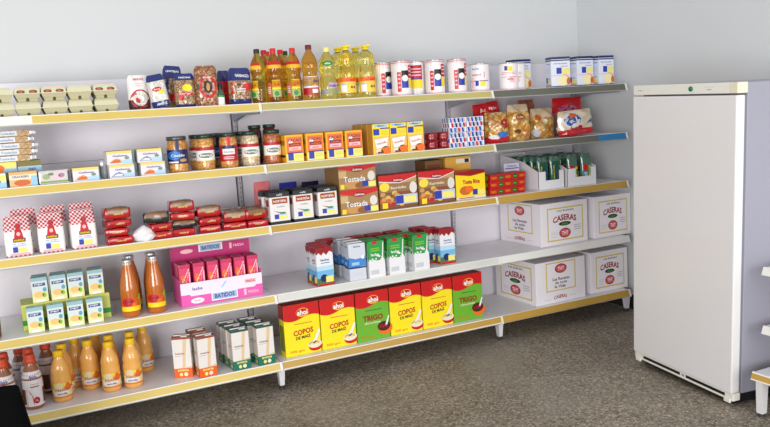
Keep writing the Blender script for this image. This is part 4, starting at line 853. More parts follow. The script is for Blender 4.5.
# pink display box
t = thing('display_box', 'bright pink cardboard display box of pouches on the fourth shelf', 'display box', None, (-.247, .165, z))
w, d, h, tk = .40, .17, .112, .003; mb = MB(); PK = M('pink card', (228, 88, 170), .45)
mb.box(-w/2, -d/2, 0, w/2, d/2, tk, PK); mb.box(-w/2, -d/2, tk, -w/2+tk, d/2, .13, PK); mb.box(w/2-tk, -d/2, tk, w/2, d/2, .13, PK); mb.box(-w/2+tk, -d/2, tk, w/2-tk, -d/2+tk, h, PK)
p = front(mb, w, d, h); p.poly([(.02, .5), (.1, .5), (.12, .42), (.9, .42), (.92, .5), (1, .5), (1, 1), (0, 1), (0, .5)], M('pale lilac card', (232, 222, 236), .5), 1); p.rect(.36, .08, .68, .44, M('pale blue label', (150, 180, 220), .5), 2); p.frame(.36, .08, .68, .44, .012, .04, WHITE, 3); p.text('BATIDOS', .52, .26, .24, .18, NAVY, 3); p.ell(.19, .2, .08, .12, WHITE, 2); p.text('pack', .19, .2, .08, .08, PINK, 3)
p.text('FRESA', .88, .22, .14, .12, PPINK, 2); p.rect(.76, .1, .79, .38, PPINK, 2); p.text('leche', .2, .72, .12, .14, PURPLE, 2); p.rect(.78, .62, .92, .8, PPINK, 2); p.text('FRESA', .85, .7, .12, .1, RED, 3); p.poly([(.48, .6), (.5, .6), (.56, .86), (.54, .86)], SKY, 2)
mb.build('tray', t)
mb = MB(); mb.box(-w/2, d/2, 0, w/2, d/2+tk, .262, MAG); p = Pan.flat(mb, (-w/2, d/2, 0), (w, 0, 0), (0, 0, .262)); p.text('FRESA', .86, .9, .14, .05, PPINK, 2); p.rect(.35, .86, .65, 1, WHITE, 1); p.rect(.37, .87, .63, .98, M('pale blue label', (150, 180, 220), .5), 2); p.text('BATIDOS', .5, .925, .22, .07, NAVY, 3); p.ell(.2, .9, .08, .04, PPINK, 2); p.rect(.74, .85, .77, .96, PPINK, 2)
mb.build('header_panel', t)
def pouch():
    w, d, h = .056, .040, .196; mb = MB(); mb.box(-w/2, -d/2, 0, w/2, d/2, h, M('pouch magenta', (196, 34, 92), .25, coat=.5), .005); p = front(mb, w, d, h); p.rect(.08, .03, .92, .9, M('pouch pink', (222, 60, 110), .3), 1); p.ell(.3, .62, .22, .12, ORANGE, 2); p.ell(.35, .45, .26, .09, RED, 2); p.text('Fresa', .55, .72, .7, .07, WHITE, 3, rot=.5); p.text('leche', .55, .52, .6, .05, PPINK, 3, rot=.9); p.rect(.82, .1, .92, .8, PPINK, 2)
    topp(mb, w, d, h).rect(.05, .05, .95, .95, DRED, 1)
    return mb.build('drink_brick')
px_ = [-.415, -.346, -.279, -.212, -.146, -.080]
spread(pouch(), [(px_[i], .125, z+.0035, .0, 'pink drink brick in the display box, front row, %s from the left' % ORD[i]) for i in range(6)] + [(px_[i], .178, z+.0035, 0, 'pink drink brick in the display box, back row, %s from the left' % ORD[i]) for i in range(6)], 'drink brick', 'pink drink bricks in the display box')

# ------------------------------------------------------------------ fourth tier, middle: milk cartons
MW = M('milk carton white', (230, 230, 234), .35)
def milk(style):
    w, d, h = .094, .064, .195; mb = MB()
    if style == 'silver': mb.box(-w/2, -d/2, 0, w/2, d/2, h, M('milk carton silver', (206, 210, 220), .3), .002)
    else: mb.box(-w/2, -d/2, 0, w/2, d/2, h, MW, .002)
    for p, wd in ((front(mb, w, d, h), 1), (left(mb, w, d, h), .7), (right(mb, w, d, h), .7)):
        if style == 'red':
            p.poly([(0, .82), (.15, .88), (.3, .80), (.45, .88), (.6, .80), (.8, .90), (1, .84), (1, 1), (0, 1)], DRED, 1); p.rect(0, .0, 1, .05, RED, 2); p.rect(0, .2, 1, .4, M('milk sky', (110, 180, 224), .4), 1); p.rect(0, .4, 1, .52, M('milk pale sky', (180, 214, 234), .4), 1); p.rect(0, .05, 1, .2, M('milk meadow', (74, 110, 70), .4), 1); p.ell(.4, .2, .22, .1, NAVY, 2); p.rect(.5, .08, .95, .24, PYEL, 3); p.text('leche', .5, .68, .5, .06, NAVY, 2); p.lines(.25, .8, (.6,), .02, MBLUE, 2)
        elif style == 'silver':
            p.poly([(0, .36), (1, .38), (1, .66), (.7, .6), (.4, .58), (0, .64)], M('milk river', (60, 130, 205), .35), 1); p.rect(0, .33, 1, .37, NAVY, 2); p.text('leche', .5, .92, .4, .05, NAVY, 2); p.ell(.82, .62, .1, .05, WHITE, 2); p.lines(.2, .8, (.2, .14), .012, LGREY, 2); p.rect(.15, .42, .6, .5, SKY, 2)
        else:
            p.rect(0, .47, 1, 1, M('milk green', (38, 150, 66), .35), 1); p.lines(.12, .7, (.80, .74), .03, LGREEN, 2); rnd = random.Random(4)
            for i in range(12): p.ell(.08+.075*i, .50+rnd.uniform(-.05, .12), .05, .03, [WHITE, MW][i % 2], 2, 8)
            p.text('leche', .4, .64, .5, .08, WHITE, 3); p.poly([(.78, .4), (.86, .4), (.95, .95), (.9, .95)], WHITE, 3); p.rect(.0, .0, 1, .40, MW, 1); p.rect(.25, .92, .55, 1, RED, 2); p.rect(.1, .1, .6, .22, LGREY, 2)
    q = topp(mb, w, d, h); q.rect(.01, .01, .99, .99, {'red': DRED, 'silver': LGREY, 'green': M('milk green', (38, 150, 66), .35)}[style], 1)
    mb.box(-w/2+.004, -.003, h, w/2-.004, .003, h+.004, {'red': CRIM, 'silver': WHITE, 'green': GREEN}[style])
    return mb.build('milk_carton')
GM = 'milk cartons on the fourth shelf'
spread(milk('red'), [(.268, .075, z, .06, 'front red-topped milk carton at the left end of the milk'), (.244, .15, z, 0, 'red-topped milk carton behind the left front one'), (.282, .225, z, 0, 'red-topped milk carton in the third row at the left end'), (.385, .285, z, 0, 'red-topped milk carton behind the gap beside the silver cartons'),
    (1.014, .105, z, -.04, 'front red-topped milk carton at the right end of the milk'), (.952, .18, z, 0, 'red-topped milk carton behind and left of the right end one'), (.93, .26, z, 0, 'red-topped milk carton in the third row near the right end')] +
    [(.545+.115*i, .25, z, .0, 'red-topped milk carton in the back row behind the %s green carton' % ORD[i]) for i in range(3)], 'milk carton', GM)
spread(milk('silver'), [(.447, .062, z, -.04, 'front silver-white milk carton with a blue wave'), (.432, .135, z, 0, 'silver-white blue-wave carton in the second row'), (.390, .152-.03, z, 0, 'silver-white blue-wave carton left of the front one') if False else (.424, .208, z, .02, 'silver-white blue-wave carton in the third row')], 'milk carton', GM)
spread(milk('green'), [(.552, .054, z, 0, 'front green and white milk carton, leftmost'), (.674, .054, z, 0, 'front green and white milk carton, middle'), (.820, .054, z, .02, 'front green and white milk carton, rightmost'),
    (.548, .127, z, 0, 'green and white carton behind the leftmost front green one'), (.664, .127, z, 0, 'green and white carton behind the middle front green one'), (.775, .135, z, 0, 'green and white carton behind and left of the rightmost front green one')], 'milk carton', GM)

# ------------------------------------------------------------------ fourth and fifth tier, right: big cartons
BIGC = M('white shipping card', (238, 232, 238), .6, noise=.02, nscale=8); SEAM = M('carton seam', (120, 112, 120), .7); YLINE = M('mustard line', (214, 192, 70), .5); INK = M('dark ink', (90, 80, 90), .6)
def face_a(p):
    p.frame(.13, .10, .9, .88, .022, .03, YLINE, 1); p.text('LAS BUENAS', .52, .80, .36, .04, INK, 2); p.text('CASERAS', .5, .58, .5, .14, DRED, 2, bold=.03, arch=.06); p.ell(.5, .49, .13, .05, DBROWN, 2); p.ell(.5, .485, .08, .025, GREEN, 3); p.ell(.5, .27, .125, .115, DRED, 2); p.ell(.5, .27, .105, .095, M('seal pink', (214, 90, 96), .5), 3); p.text('THT', .5, .27, .14, .09, WHITE, 4); p.lines(.2, .34, (.3, .26, .2), .01, LGREY, 2); p.lines(.70, .85, (.42, .37, .32), .012, GREY, 2)
def face_b(p):
    p.frame(.2, .28, .8, .96, .02, .025, YLINE, 1); p.ell(.5, .80, .12, .11, DRED, 2); p.ell(.5, .80, .1, .09, M('seal pink', (214, 90, 96), .5), 3); p.text('THT', .5, .8, .13, .08, WHITE, 4); p.text('Las Recetas', .5, .56, .34, .07, INK, 2); p.text('de toda', .5, .47, .24, .06, INK, 2); p.text('la Vida', .48, .38, .22, .07, INK, 2); p.text('CASERAS', .48, .12, .26, .08, DRED, 2, arch=.02); p.lines(.16, .3, (.1,), .012, LGREY, 2); p.lines(.66, .8, (.12,), .012, LGREY, 2)
def big_carton(w, d, h, first):
    mb = MB(); mb.box(-w/2, -d/2, 0, w/2, d/2, h, BIGC, .003); (face_a if first else face_b)(front(mb, w, d, h)); (face_b if first else face_a)(left(mb, w, d, h))
    q = topp(mb, w, d, h); q.rect(0, .49, 1, .51, SEAM, 1); q.rect(0, .46, 1, .54, M('parcel tape', (196, 186, 160), .3), 1)
    return mb.build('cardboard_box')
GX = 'white cardboard boxes at the right end'
spread(big_carton(.36, .40, .258, True), [(1.846, .272, ZS[3], .02, 'white box with red lettering on the fourth shelf, left of the two there')], 'cardboard box', GX)
spread(big_carton(.30, .36, .258, True), [(2.188, .255, ZS[3], .0, 'white box with red lettering on the fourth shelf, against the shelf end'), (2.162, .255, ZS[4], .0, 'white box with red lettering on the bottom shelf, at the shelf end')], 'cardboard box', GX)
spread(big_carton(.38, .40, .258, False), [(1.806, .255, ZS[4], .02, 'white box on the bottom shelf showing dark script and a yellow frame')], 'cardboard box', GX)

# ------------------------------------------------------------------ bottom tier, left: bottles
z = ZS[4]
def shake_bottle(liq, cap, wrap, style):
    t = thing('drink_bottle'); r = .0425
    prof = [(.034, 0), (.040, .004), (r, .014), (r, .11), (r-.003, .125), (r-.001, .135), (.038, .155), (.028, .182), (.021, .198), (.0195, .208)]
    def rz(z_):
        for (a, b) in zip(prof[:-1], prof[1:]):
            if a[1] <= z_ <= b[1]: return a[0] + (b[0]-a[0])*(z_-a[1])/max(1e-6, b[1]-a[1])
        return r
    MB().lathe(prof, liq, 26).build('body', t)
    mb = MB()
    if style == 'choc':
        p = cyl(mb, r, .016, .17, 2*PI*.99, rz=rz); p.rect(0, 0, 1, 1, M('shake wrap white', (226, 220, 222), .3), 1, 40, 8)
        for c in (.5, .05):
            p.text('Batido', c, .86, .12, .09, BLUE, 2); p.text('Cacao', c+.01, .68, .14, .1, DORANGE, 2); p.lines(c-.06, c+.08, (.57,), .03, BROWN, 2, 4); p.poly([(c-.13, .0), (c-.02, .0), (c-.03, .3), (c-.08, .46), (c-.13, .5)], DORANGE, 2); p.ell(c+.02, .17, .05, .1, CRIM, 3); p.text('1 L', c+.02, .17, .04, .06, WHITE, 4); p.rect(c+.14, .05, c+.3, .5, BROWN, 2, 6)
    else:
        p = cyl(mb, r, .022, .098, 2.6, rz=rz); p.rect(0, .05, 1, .55, M('label cream', (232, 214, 170), .4), 1, 14); p.ell(.36, .66, .22, .26, M('label cream', (232, 214, 170), .4), 2); p.ell(.72, .64, .2, .22, ORANGE, 2); p.text('Natillas', .5, .5, .6, .2, DORANGE, 3, rot=.08); p.ell(.42, .28, .3, .14, WHITE, 3); p.text('vainilla', .45, .25, .4, .12, PURPLE, 4); p.rect(0, 0, 1, .08, ORANGE, 2, 12)
        for u in (.15, .55, .85): p.ell(u, .8, .08, .09, YEL, 2)
    mb.build('printed_wrap' if style == 'choc' else 'paper_label', t)
    MB().lathe([(.0215, .204), (.0225, .206), (.0225, .226), (.021, .231), (.001, .2315)] if style != 'choc' else [(.0225, .204), (.0235, .206), (.0235, .222), (.0215, .224), (.0215, .240), (.019, .243), (.001, .2435)], cap, 24).build('cap', t)
    return t
COCOA_L = M('cocoa shake plastic', (150, 92, 60), .2, coat=.5); VAN = M('vanilla drink plastic', (238, 176, 92), .2, coat=.5)
spread(shake_bottle(COCOA_L, M('orange red cap', (206, 72, 36), .4), None, 'choc'), [(-1.128, .115, z, .1, 'orange-capped chocolate shake bottle in front, right of the black bag'), (-1.236, .115, z, 0, 'orange-capped chocolate shake bottle in front, partly behind the black bag'),
    (-1.130, .215, z, .4, 'orange-capped shake bottle behind the front right one'), (-1.233, .215, z, .3, 'orange-capped shake bottle in the second row at the left'), (-1.166, .31, z, .3, 'orange-capped shake bottle in the third row, left of two'), (-1.055, .30, z, 1.0, 'orange-capped shake bottle in the back, next to the vanilla bottles')], 'drink bottle', 'chocolate shake bottles on the bottom shelf')
spread(shake_bottle(VAN, M('golden cap', (244, 196, 30), .4), None, 'van'), [(-1.014, .135, z, .05, 'yellow-capped vanilla drink bottle, leftmost in the front row'), (-.884, .225, z, .05, 'yellow-capped vanilla drink bottle set back in the middle of the group'), (-.803, .135, z, 0, 'yellow-capped vanilla drink bottle in front, second from the right'), (-.709, .125, z, -.1, 'yellow-capped vanilla drink bottle in front, rightmost of the front row'),
    (-.995, .24, z, .3, 'vanilla drink bottle behind the leftmost front one'), (-.935, .315, z, .4, 'vanilla drink bottle in the back row between the left and the set back bottle'), (-.786, .25, z, .2, 'vanilla drink bottle behind the second from right front one'), (-.832, .36, z, .3, 'vanilla drink bottle deepest in the middle of the group'), (-.690, .24, z, .3, 'vanilla drink bottle behind the rightmost front one'), (-.605, .33, z, .4, 'vanilla drink bottle standing apart at the back right of the group')], 'drink bottle', 'yellow-capped vanilla drink bottles')
# soy style cartons
def slim_carton(acc, accd):
    w, d, h = .086, .066, .198; mb = MB(); mb.box(-w/2, -d/2, 0, w/2, d/2, h, M('slim carton white', (226, 220, 216), .4), .002)
    for p in (front(mb, w, d, h), left(mb, w, d, h), right(mb, w, d, h)):
        p.rect(0, .0, 1, .23, acc, 1); p.rect(0, .95, 1, 1, accd, 1); p.poly([(.48, .23), (.62, .23), (.82, .95), (.62, .95)], M('stream beige', (220, 190, 150), .5), 1); p.text('bebida', .4, .6, .5, .04, accd, 2); p.lines(.08, .5, (.54,), .008, GREY, 2); p.poly([(0, .23), (1, .23), (1, .28), (.5, .24)], M('stream beige', (220, 190, 150), .5), 2); p.text('avena', .5, .18, .6, .05, PYEL, 2); p.ell(.38, .08, .09, .045, PYEL, 2); p.ell(.64, .08, .11, .05, CREAM, 2)
    q = topp(mb, w, d, h); q.rect(.01, .01, .99, .99, accd, 1); mb.box(-w/2+.004, -.004, h, w/2-.004, .004, h+.005, M('slim carton white', (226, 220, 216), .4)); mb.box(.0, -.028, h, .03, -.010, h+.004, WHITE, .001)
    return mb.build('drink_carton')
spread(slim_carton(M('carton orange', (226, 96, 34), .4), M('carton rust', (150, 70, 40), .4)), [(-.455, .125, z, -.4, 'orange-based white drink carton turned to its corner, left of the trio'), (-.363, .068, z, .04, 'orange-based white drink carton in front, right of the trio'), (-.372, .19, z, .0, 'orange-based white drink carton behind the front right one')], 'drink carton', 'orange-based drink cartons')
spread(slim_carton(M('carton teal', (24, 112, 92), .4), M('carton dark teal', (28, 82, 70), .4)), [(-.203, .068, z, .03, 'teal-based white drink carton, front left one'), (-.078, .068, z, .03, 'teal-based white drink carton, front right one beside the cereal boxes'), (-.208, .145, z, .03, 'teal-based carton behind the front left one, second row'), (-.216, .225, z, 0, 'teal-based carton in the third row on the left'), (-.100, .145, z, 0, 'teal-based carton behind the front right one, second row'), (-.108, .225, z, 0, 'teal-based carton in the third row on the right'), ], 'drink carton', 'teal-based drink cartons')

# ------------------------------------------------------------------ bottom tier, middle: cereal boxes
CY_ = M('cereal yellow', (246, 224, 34), .35); CG_ = M('cereal green', (108, 176, 50), .35)
def cereal(green):
    w, d, h = .193, .075, .266; mb = MB(); base = CG_ if green else CY_; mb.box(-w/2, -d/2, 0, w/2, d/2, h, base, .002)
    p = front(mb, w, d, h); n = 16
    edge = [(i/n, .72 - .045*math.sin(2*PI*(i/n)*.9+.3) - .0*i) for i in range(n+1)]
    for i in range(n): p.poly([edge[i], edge[i+1], (edge[i+1][0], 1), (edge[i][0], 1)], RED, 1)
    p.ell(.53, .83, .18, .085, M('logo yellow', (250, 200, 40), .4), 2); p.ell(.53, .835, .175, .068, RED, 3); p.text('ahoi', .53, .83, .3, .1, WHITE, 4, bold=.04); p.lines(.28, .78, (.615,), .014, DGREEN if green else DORANGE, 2)
    if green:
        p.text('TRIGO', .5, .46, .62, .12, M('choc ink', (140, 60, 24), .4), 2, bold=.05); p.text('chocolate', .48, .36, .5, .045, CREAM, 2); p.ell(.86, .2, .22, .13, ORANGE, 2); p.ell(.82, .25, .2, .10, DBROWN, 3); p.poly([(.84, .24), (.92, .26), (1, .44), (.97, .46)], WHITE, 4)
        for i in range(5): p.ell(.7+.05*i, .24+.03*(i % 2), .035, .03, DRED, 4, 8)
    else:
        p.text('COPOS', .52, .45, .56, .11, M('copos ink', (190, 60, 26), .4), 2, bold=.04, rot=.06); p.text('DE MAIZ', .51, .345, .42, .06, DBROWN, 2, bold=.03, rot=.06); p.ell(.84, .12, .2, .09, RED, 2); p.ell(.82, .17, .2, .08, CREAM, 3); p.poly([(.76, .2), (.84, .18), (1, .42), (.95, .45)], WHITE, 4)
        for i in range(5): p.ell(.68+.06*i, .19+.02*(i % 2), .04, .025, GOLD, 4, 8)
    p.text('500 grs', .32, .08, .4, .06, ORANGE if not green else M('lime ink', (200, 120, 30), .4), 2)
    q = left(mb, w, d, h); q.rect(0, .72, 1, 1, DRED, 1); q.rect(.15, .1, .85, .6, M('cereal olive', (120, 130, 30), .4) if not green else DGREEN, 1)
    q = right(mb, w, d, h); q.rect(0, .72, 1, 1, DRED, 1)
    topp(mb, w, d, h).rect(.0, .0, 1, 1, DRED, 1)
    return mb.build('cereal_box')
ax = [.1385+.2*i for i in range(6)]; GA = 'cereal boxes on the bottom shelf'
spread(cereal(False), [(ax[0], .105, z, .01, 'yellow corn flakes box, leftmost in the row of six'), (ax[1], .105, z, -.01, 'yellow corn flakes box, second in the row, left of a green box'), (ax[3], .105, z, 0, 'yellow corn flakes box, fourth in the row, right of a green box'), (ax[4], .105, z, .01, 'yellow corn flakes box, fifth in the row, left of the last green box')], 'cereal box', GA)
spread(cereal(True), [(ax[2], .105, z, 0, 'green wheat cereal box, third in the row between yellow boxes'), (ax[5], .105, z, 0, 'green wheat cereal box at the right end of the row')], 'cereal box', GA)

# ------------------------------------------------------------------ fridge
FW = M('fridge door enamel', (222, 220, 222), .3, coat=.2, noise=.006, nscale=3); FS = M('fridge enamel shaded', (150, 150, 163), .35); FP = M('fridge panel plastic', (226, 224, 216), .4); GAS = M('gasket grey', (120, 122, 134), .6); FBEI = M('aged beige plastic', (222, 214, 192), .45)  # FS: white cabinet enamel darkened to grey-lilac, the near side's shade painted in
# local: x = width along the door (left edge 0), y = depth, door face at y = 0
fr = thing('upright_fridge', 'tall white upright fridge with a plain door and green lamp on top panel', 'fridge', None, (1.621, -.708, .0163), -1.685); fr.rotation_euler = (0, .025, -1.685)
Wd, Dp, H = .651, .62, 1.385
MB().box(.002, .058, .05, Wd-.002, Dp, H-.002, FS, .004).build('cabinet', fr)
mb = MB(); mb.box(.002, .012, .012, Wd-.002, Dp-.02, .05, BLACK); mb.build('plinth', fr)
mb = MB(); mb.box(0, 0, .058, Wd, .045, H-.052, FW, .006); dr = mb.build('door', fr)
MB().box(.006, .045, .064, Wd-.006, .058, H-.055, GAS).build('door_gasket', fr)
mb = MB(); mb.box(0, .004, H-.045, Wd-.045, .058, H, FP, .003); mb.box(Wd-.045, .004, H-.045, Wd, .058, H, FBEI, .003)
p = Pan.flat(mb, (0, .004, H-.045), (Wd, 0, 0), (0, 0, .045)); p.text('frigor', .08, .45, .06, .16, GREY, 1); p.rect(.15, .48, .18, .54, LGREY, 1); p.rect(.74, .35, .78, .42, GREY, 1); p.rect(.72, .6, .8, .63, LGREY, 1)
pn = mb.build('control_panel', fr)
mb = MB(); n = 20; vs = []
for k, (r_, dy) in enumerate(((.011, .004), (.011, -.001), (.008, -.004), (.0005, -.005))):
    for i in range(n): a = 2*PI*i/n; vs.append((.595*Wd+r_*math.cos(a), dy, H-.0225+r_*math.sin(a)))
mb.add(vs, [(k*n+i, k*n+(i+1) % n, (k+1)*n+(i+1) % n, (k+1)*n+i) for k in range(3) for i in range(n)], M('green lamp', (18, 110, 66), .25), True)
tag(mb.build('indicator_lamp', pn), 'round green lamp')
mb = MB(); mb.box(0, .010, .022, Wd, .05, .056, FP, .003); p = Pan.flat(mb, (0, .010, .022), (Wd, 0, 0), (0, 0, .034)); p.rect(.10, .35, .50, .75, BLACK, 1); p.rect(.56, .35, .93, .75, BLACK, 1); p.rect(.515, .4, .545, .66, GREY, 1)
mb.build('base_grille', fr)
for x in (.03, Wd-.03): MB().box(x-.018, .004, .012, x+.018, .03, .03, FP, .003).build('hinge_bracket', fr)
for x in (.04, Wd-.04):
    for y in (.06, Dp-.06): MB().lathe([(.018, -.015 if x < .1 else 0), (.018, .008), (.010, .01), (.010, .02)], FOOT, 14, x, y).build('levelling_foot', fr)

# ------------------------------------------------------------------ second shelving along the right wall (only its far end shows)
g2 = thing('shelving_unit', 'white shelving end at the right frame edge, beside the fridge', 'shelving')
ya, yb = -2.75, -1.455
for zt_, xf in ((.185, 1.560), (.370, 1.625), (.620, 1.625)):
    mb = MB(); mb.box(xf, ya, zt_-.018, 2.335, yb, zt_, SH, .002); s = mb.build('shelf', g2)
    mb = MB(); mb.hexa([(xf-.018, ya, zt_-.03), (xf-.012, ya, zt_-.03), (xf-.012, yb, zt_-.03), (xf-.018, yb, zt_-.03)], [(xf-.006, ya, zt_+.003), (xf, ya, zt_+.003), (xf, yb, zt_+.003), (xf-.006, yb, zt_+.003)], RAILW)
    p = Pan.flat(mb, (xf-.018, yb, zt_-.03), (0, ya-yb, 0), (.012, 0, .033)); p.rect(0, .16, 1, .8, SB if zt_ < .2 else RAILW, 1)
    mb.build('price_rail', s)
for y in (yb-.035, ya+.035):
    MB().box(2.337, y-.015, .02, 2.367, y+.015, 1.2, UPR, .001).build('upright', g2)
    mb = MB(); mb.hexa([(1.552, y-.014, .016), (1.580, y-.014, .016), (1.580, y+.014, .016), (1.552, y+.014, .016)], [(1.550, y-.017, .164), (1.586, y-.017, .164), (1.586, y+.017, .164), (1.550, y+.017, .164)], LEGW)
    lg = mb.build('leg', g2); MB().lathe([(.014, 0), (.014, .006), (.006, .008), (.006, .018)], FOOT, 12, 1.566, y).build('levelling_foot', lg)
MB().box(2.368, ya, .12, 2.378, yb, 1.2, PANEL).build('back_panel', g2)

# ------------------------------------------------------------------ black bag, lower left corner
t = thing('shoulder_bag', 'black fabric bag standing on the floor at the lower left corner', 'bag', None, (-1.40, -.56, 0))
CLOTH = M('black cloth', (7, 7, 8), .95, noise=.25, nscale=25, spec=.1)
mb = MB(); zz = [0, .01, .08, .18, .28, .36, .42, .452, .462]; wx = [.26, .285, .285, .272, .254, .240, .231, .226, .220]; wy = [.10, .115, .12, .115, .105, .09, .07, .035, .012]; N = 28; vs = []; fs = []
for q, a, b in zip(zz, wx, wy):
    for i in range(N):
        th = 2*PI*i/N; c, s_ = math.cos(th), math.sin(th); e = .45
        vs.append((a*math.copysign(abs(c)**e, c), b*math.copysign(abs(s_)**e, s_)+.004*math.sin(4*th+q*20), q + (.004*math.sin(2*th) if q > .4 else 0)))
for k in range(len(zz)-1):
    for i in range(N): j = (i+1) % N; fs.append((k*N+i, k*N+j, (k+1)*N+j, (k+1)*N+i))
fs.append(tuple((len(zz)-1)*N+i for i in range(N))); fs.append(tuple(range(N-1, -1, -1))); mb.add(vs, fs, CLOTH, True); mb.build('bag_body', t)
mb = MB(); mb.tube([(-.14, -.075, .40), (-.13, -.10, .34), (-.10, -.122, .27), (0, -.130, .22), (.06, -.124, .27), (.08, -.10, .34), (.085, -.078, .40)], .009, M('black strap', (20, 20, 22), .7), 8); mb.build('strap', t)

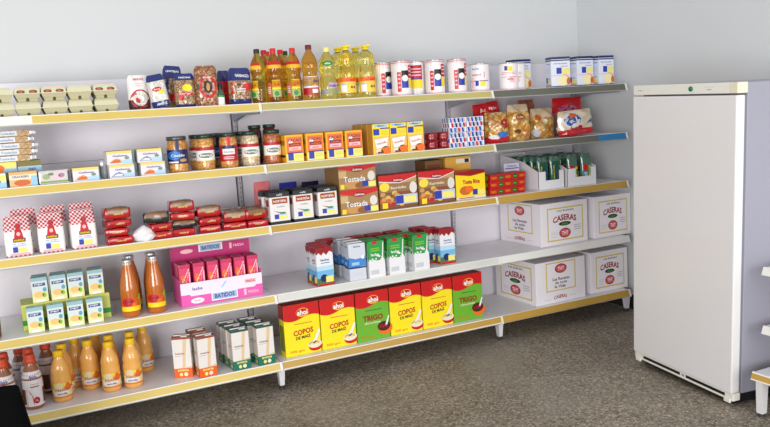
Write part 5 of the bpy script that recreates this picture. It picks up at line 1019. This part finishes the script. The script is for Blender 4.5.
# small sideways corrections in metres
SHIFT = {'egg_carton':0.006, 'egg_carton.001':0.007, 'egg_carton.002':0.007, 'egg_carton.003':0.007, 'egg_carton.004':0.007, 'egg_carton.005':0.007, 'egg_carton.006':0.006, 'egg_carton.007':0.007,
'egg_carton.008':0.007, 'egg_carton.009':0.007, 'egg':0.007, 'egg.001':0.007, 'egg.002':0.007, 'egg.003':0.007, 'egg.004':0.007, 'egg.005':0.007,
'rice_bag':0.014, 'rice_bag.001':0.005, 'pulse_bag':0.014, 'pulse_bag.001':0.005, 'pulse_bag.002':0.010, 'pulse_bag.003':0.012, 'bean_bag':0.021, 'spice_bottle':0.007,
'oil_bottle':0.026, 'oil_bottle.001':0.020, 'oil_bottle.002':0.034, 'oil_bottle.003':0.061, 'oil_bottle.004':0.043, 'oil_bottle.005':0.037, 'oil_bottle.006':0.025, 'oil_bottle.007':0.024,
'oil_bottle.008':0.023, 'oil_bottle.009':0.029, 'oil_bottle.010':0.033, 'oil_bottle.011':0.029, 'oil_bottle.012':0.030, 'milk_powder_tin':0.049, 'milk_powder_tin.001':0.039, 'milk_powder_tin.002':0.039,
'milk_powder_tin.003':0.041, 'milk_powder_tin.004':0.045, 'milk_powder_tin.005':0.050, 'milk_powder_tin.006':0.065, 'milk_powder_tin.007':0.058, 'mashed_potato_box':0.011, 'mashed_potato_box.001':0.027, 'mashed_potato_box.002':0.035,
'mashed_potato_box.003':0.033, 'glass_jar':0.019, 'glass_jar.001':0.018, 'glass_jar.002':0.021, 'glass_jar.003':0.044, 'glass_jar.004':0.023, 'glass_jar.005':0.024, 'glass_jar.006':0.041,
'glass_jar.007':0.026, 'glass_jar.008':0.018, 'glass_jar.009':0.005, 'red_tub':0.019, 'red_tub.001':0.020, 'red_tub.002':0.019, 'red_tub.003':0.020, 'patterned_packet':0.008,
'patterned_packet.001':0.008, 'patterned_packet.002':0.008, 'patterned_packet.003':0.008, 'snack_bag':0.042, 'snack_bag.001':0.057, 'snack_bag.002':0.044, 'snack_bag.003':0.060, 'snack_bag.004':0.034,
'snack_bag.005':0.031, 'snack_bag.006':0.056, 'flour_bag':0.008, 'flour_bag.001':0.008, 'flour_bag.002':0.006, 'flour_bag.003':0.006, 'flour_bag.004':0.002, 'flour_bag.005':0.015,
'plastic_wrapper':0.011, 'coffee_pack':0.005, 'coffee_pack.001':0.005, 'coffee_pack.002':0.006, 'coffee_pack.003':0.005, 'coffee_pack.004':0.005, 'coffee_pack.005':0.006, 'food_packet':0.055,
'food_packet.001':0.027, 'food_packet.002':0.006, 'biscuit_box':0.002, 'biscuit_box.001':0.008, 'biscuit_box.002':0.006, 'biscuit_box.003':0.006, 'biscuit_box.004':0.004, 'biscuit_box.005':0.014,
'biscuit_box.006':0.026, 'bar_box':0.014, 'bar_box.001':0.014, 'bar_box.002':0.014, 'price_card':0.065, 'display_tray':0.008, 'display_tray.001':0.013, 'green_packet':0.007,
'green_packet.001':0.008, 'green_packet.002':0.007, 'green_packet.003':0.008, 'green_packet.004':0.007, 'green_packet.005':0.008, 'green_packet.006':0.007, 'green_packet.007':0.008, 'green_packet.008':0.007,
'green_packet.009':0.008, 'green_packet.010':0.013, 'green_packet.011':0.013, 'green_packet.012':0.013, 'green_packet.013':0.013, 'green_packet.014':0.013, 'green_packet.015':0.013, 'green_packet.016':0.013,
'green_packet.017':0.013, 'drink_carton.004':0.010, 'drink_carton.005':0.010, 'drink_carton.006':0.011, 'drink_carton.007':0.011, 'drink_carton.008':0.010, 'drink_carton.009':0.010, 'drink_carton.010':0.011,
'drink_carton.011':0.011, 'drink_carton.015':0.007, 'drink_carton.016':0.008, 'drink_carton.017':0.007, 'drink_carton.018':0.007, 'drink_carton.019':0.008, 'drink_carton.020':0.008, 'juice_bottle':0.013,
'juice_bottle.001':0.015, 'juice_bottle.002':0.013, 'juice_bottle.003':0.016, 'milk_carton':0.008, 'milk_carton.001':0.033, 'milk_carton.002':0.028, 'milk_carton.004':0.013, 'milk_carton.005':0.019,
'milk_carton.006':0.019, 'milk_carton.010':0.008, 'milk_carton.011':0.035, 'milk_carton.012':0.034, 'milk_carton.013':0.009, 'milk_carton.014':0.006, 'milk_carton.015':0.009, 'milk_carton.016':0.009,
'milk_carton.017':0.009, 'milk_carton.018':0.009, 'cardboard_box.001':0.043, 'cardboard_box.002':0.035, 'cardboard_box.003':-0.015, 'drink_bottle':0.006, 'drink_bottle.001':0.004, 'drink_bottle.002':0.006,
'drink_bottle.003':0.006, 'drink_bottle.004':0.006, 'drink_bottle.005':0.006, 'drink_bottle.006':0.010, 'drink_bottle.007':0.013, 'drink_bottle.008':0.013, 'drink_bottle.009':0.015, 'drink_bottle.010':0.012,
'drink_bottle.011':0.013, 'drink_bottle.012':0.013, 'drink_bottle.013':0.011, 'drink_bottle.014':0.013}
for n_, dx in SHIFT.items(): bpy.data.objects[n_].location.x += dx

# ------------------------------------------------------------------ light
w = bpy.data.worlds.new('world'); scene.world = w; w.use_nodes = True
w.node_tree.nodes['Background'].inputs['Color'].default_value = (.95, .97, 1.0, 1); w.node_tree.nodes['Background'].inputs['Strength'].default_value = .70
def area(name, loc, target, sx, sy, power, color=(1, 1, 1)):
    l = bpy.data.lights.new(name, 'AREA'); l.shape = 'RECTANGLE'; l.size = sx; l.size_y = sy; l.energy = power; l.color = color
    o = bpy.data.objects.new(name, l); COL.objects.link(o); o.location = loc
    o.rotation_euler = (Vector(target) - Vector(loc)).to_track_quat('-Z', 'Y').to_euler()
    return o
area('window light', (-3.7, -5.3, 1.2), (0, .3, .8), 2.8, 2.2, 245, (1.0, .985, .955))
area('front fill light', (.9, -5.0, 1.2), (1.3, .3, .7), 2.0, 1.8, 74, (1.0, .99, .97))  # added frontal fill lamp, brightens the right end and the shelf interiors
scene.view_settings.view_transform = 'Standard'; scene.view_settings.look = 'None'; scene.view_settings.exposure = 0; scene.view_settings.gamma = 1
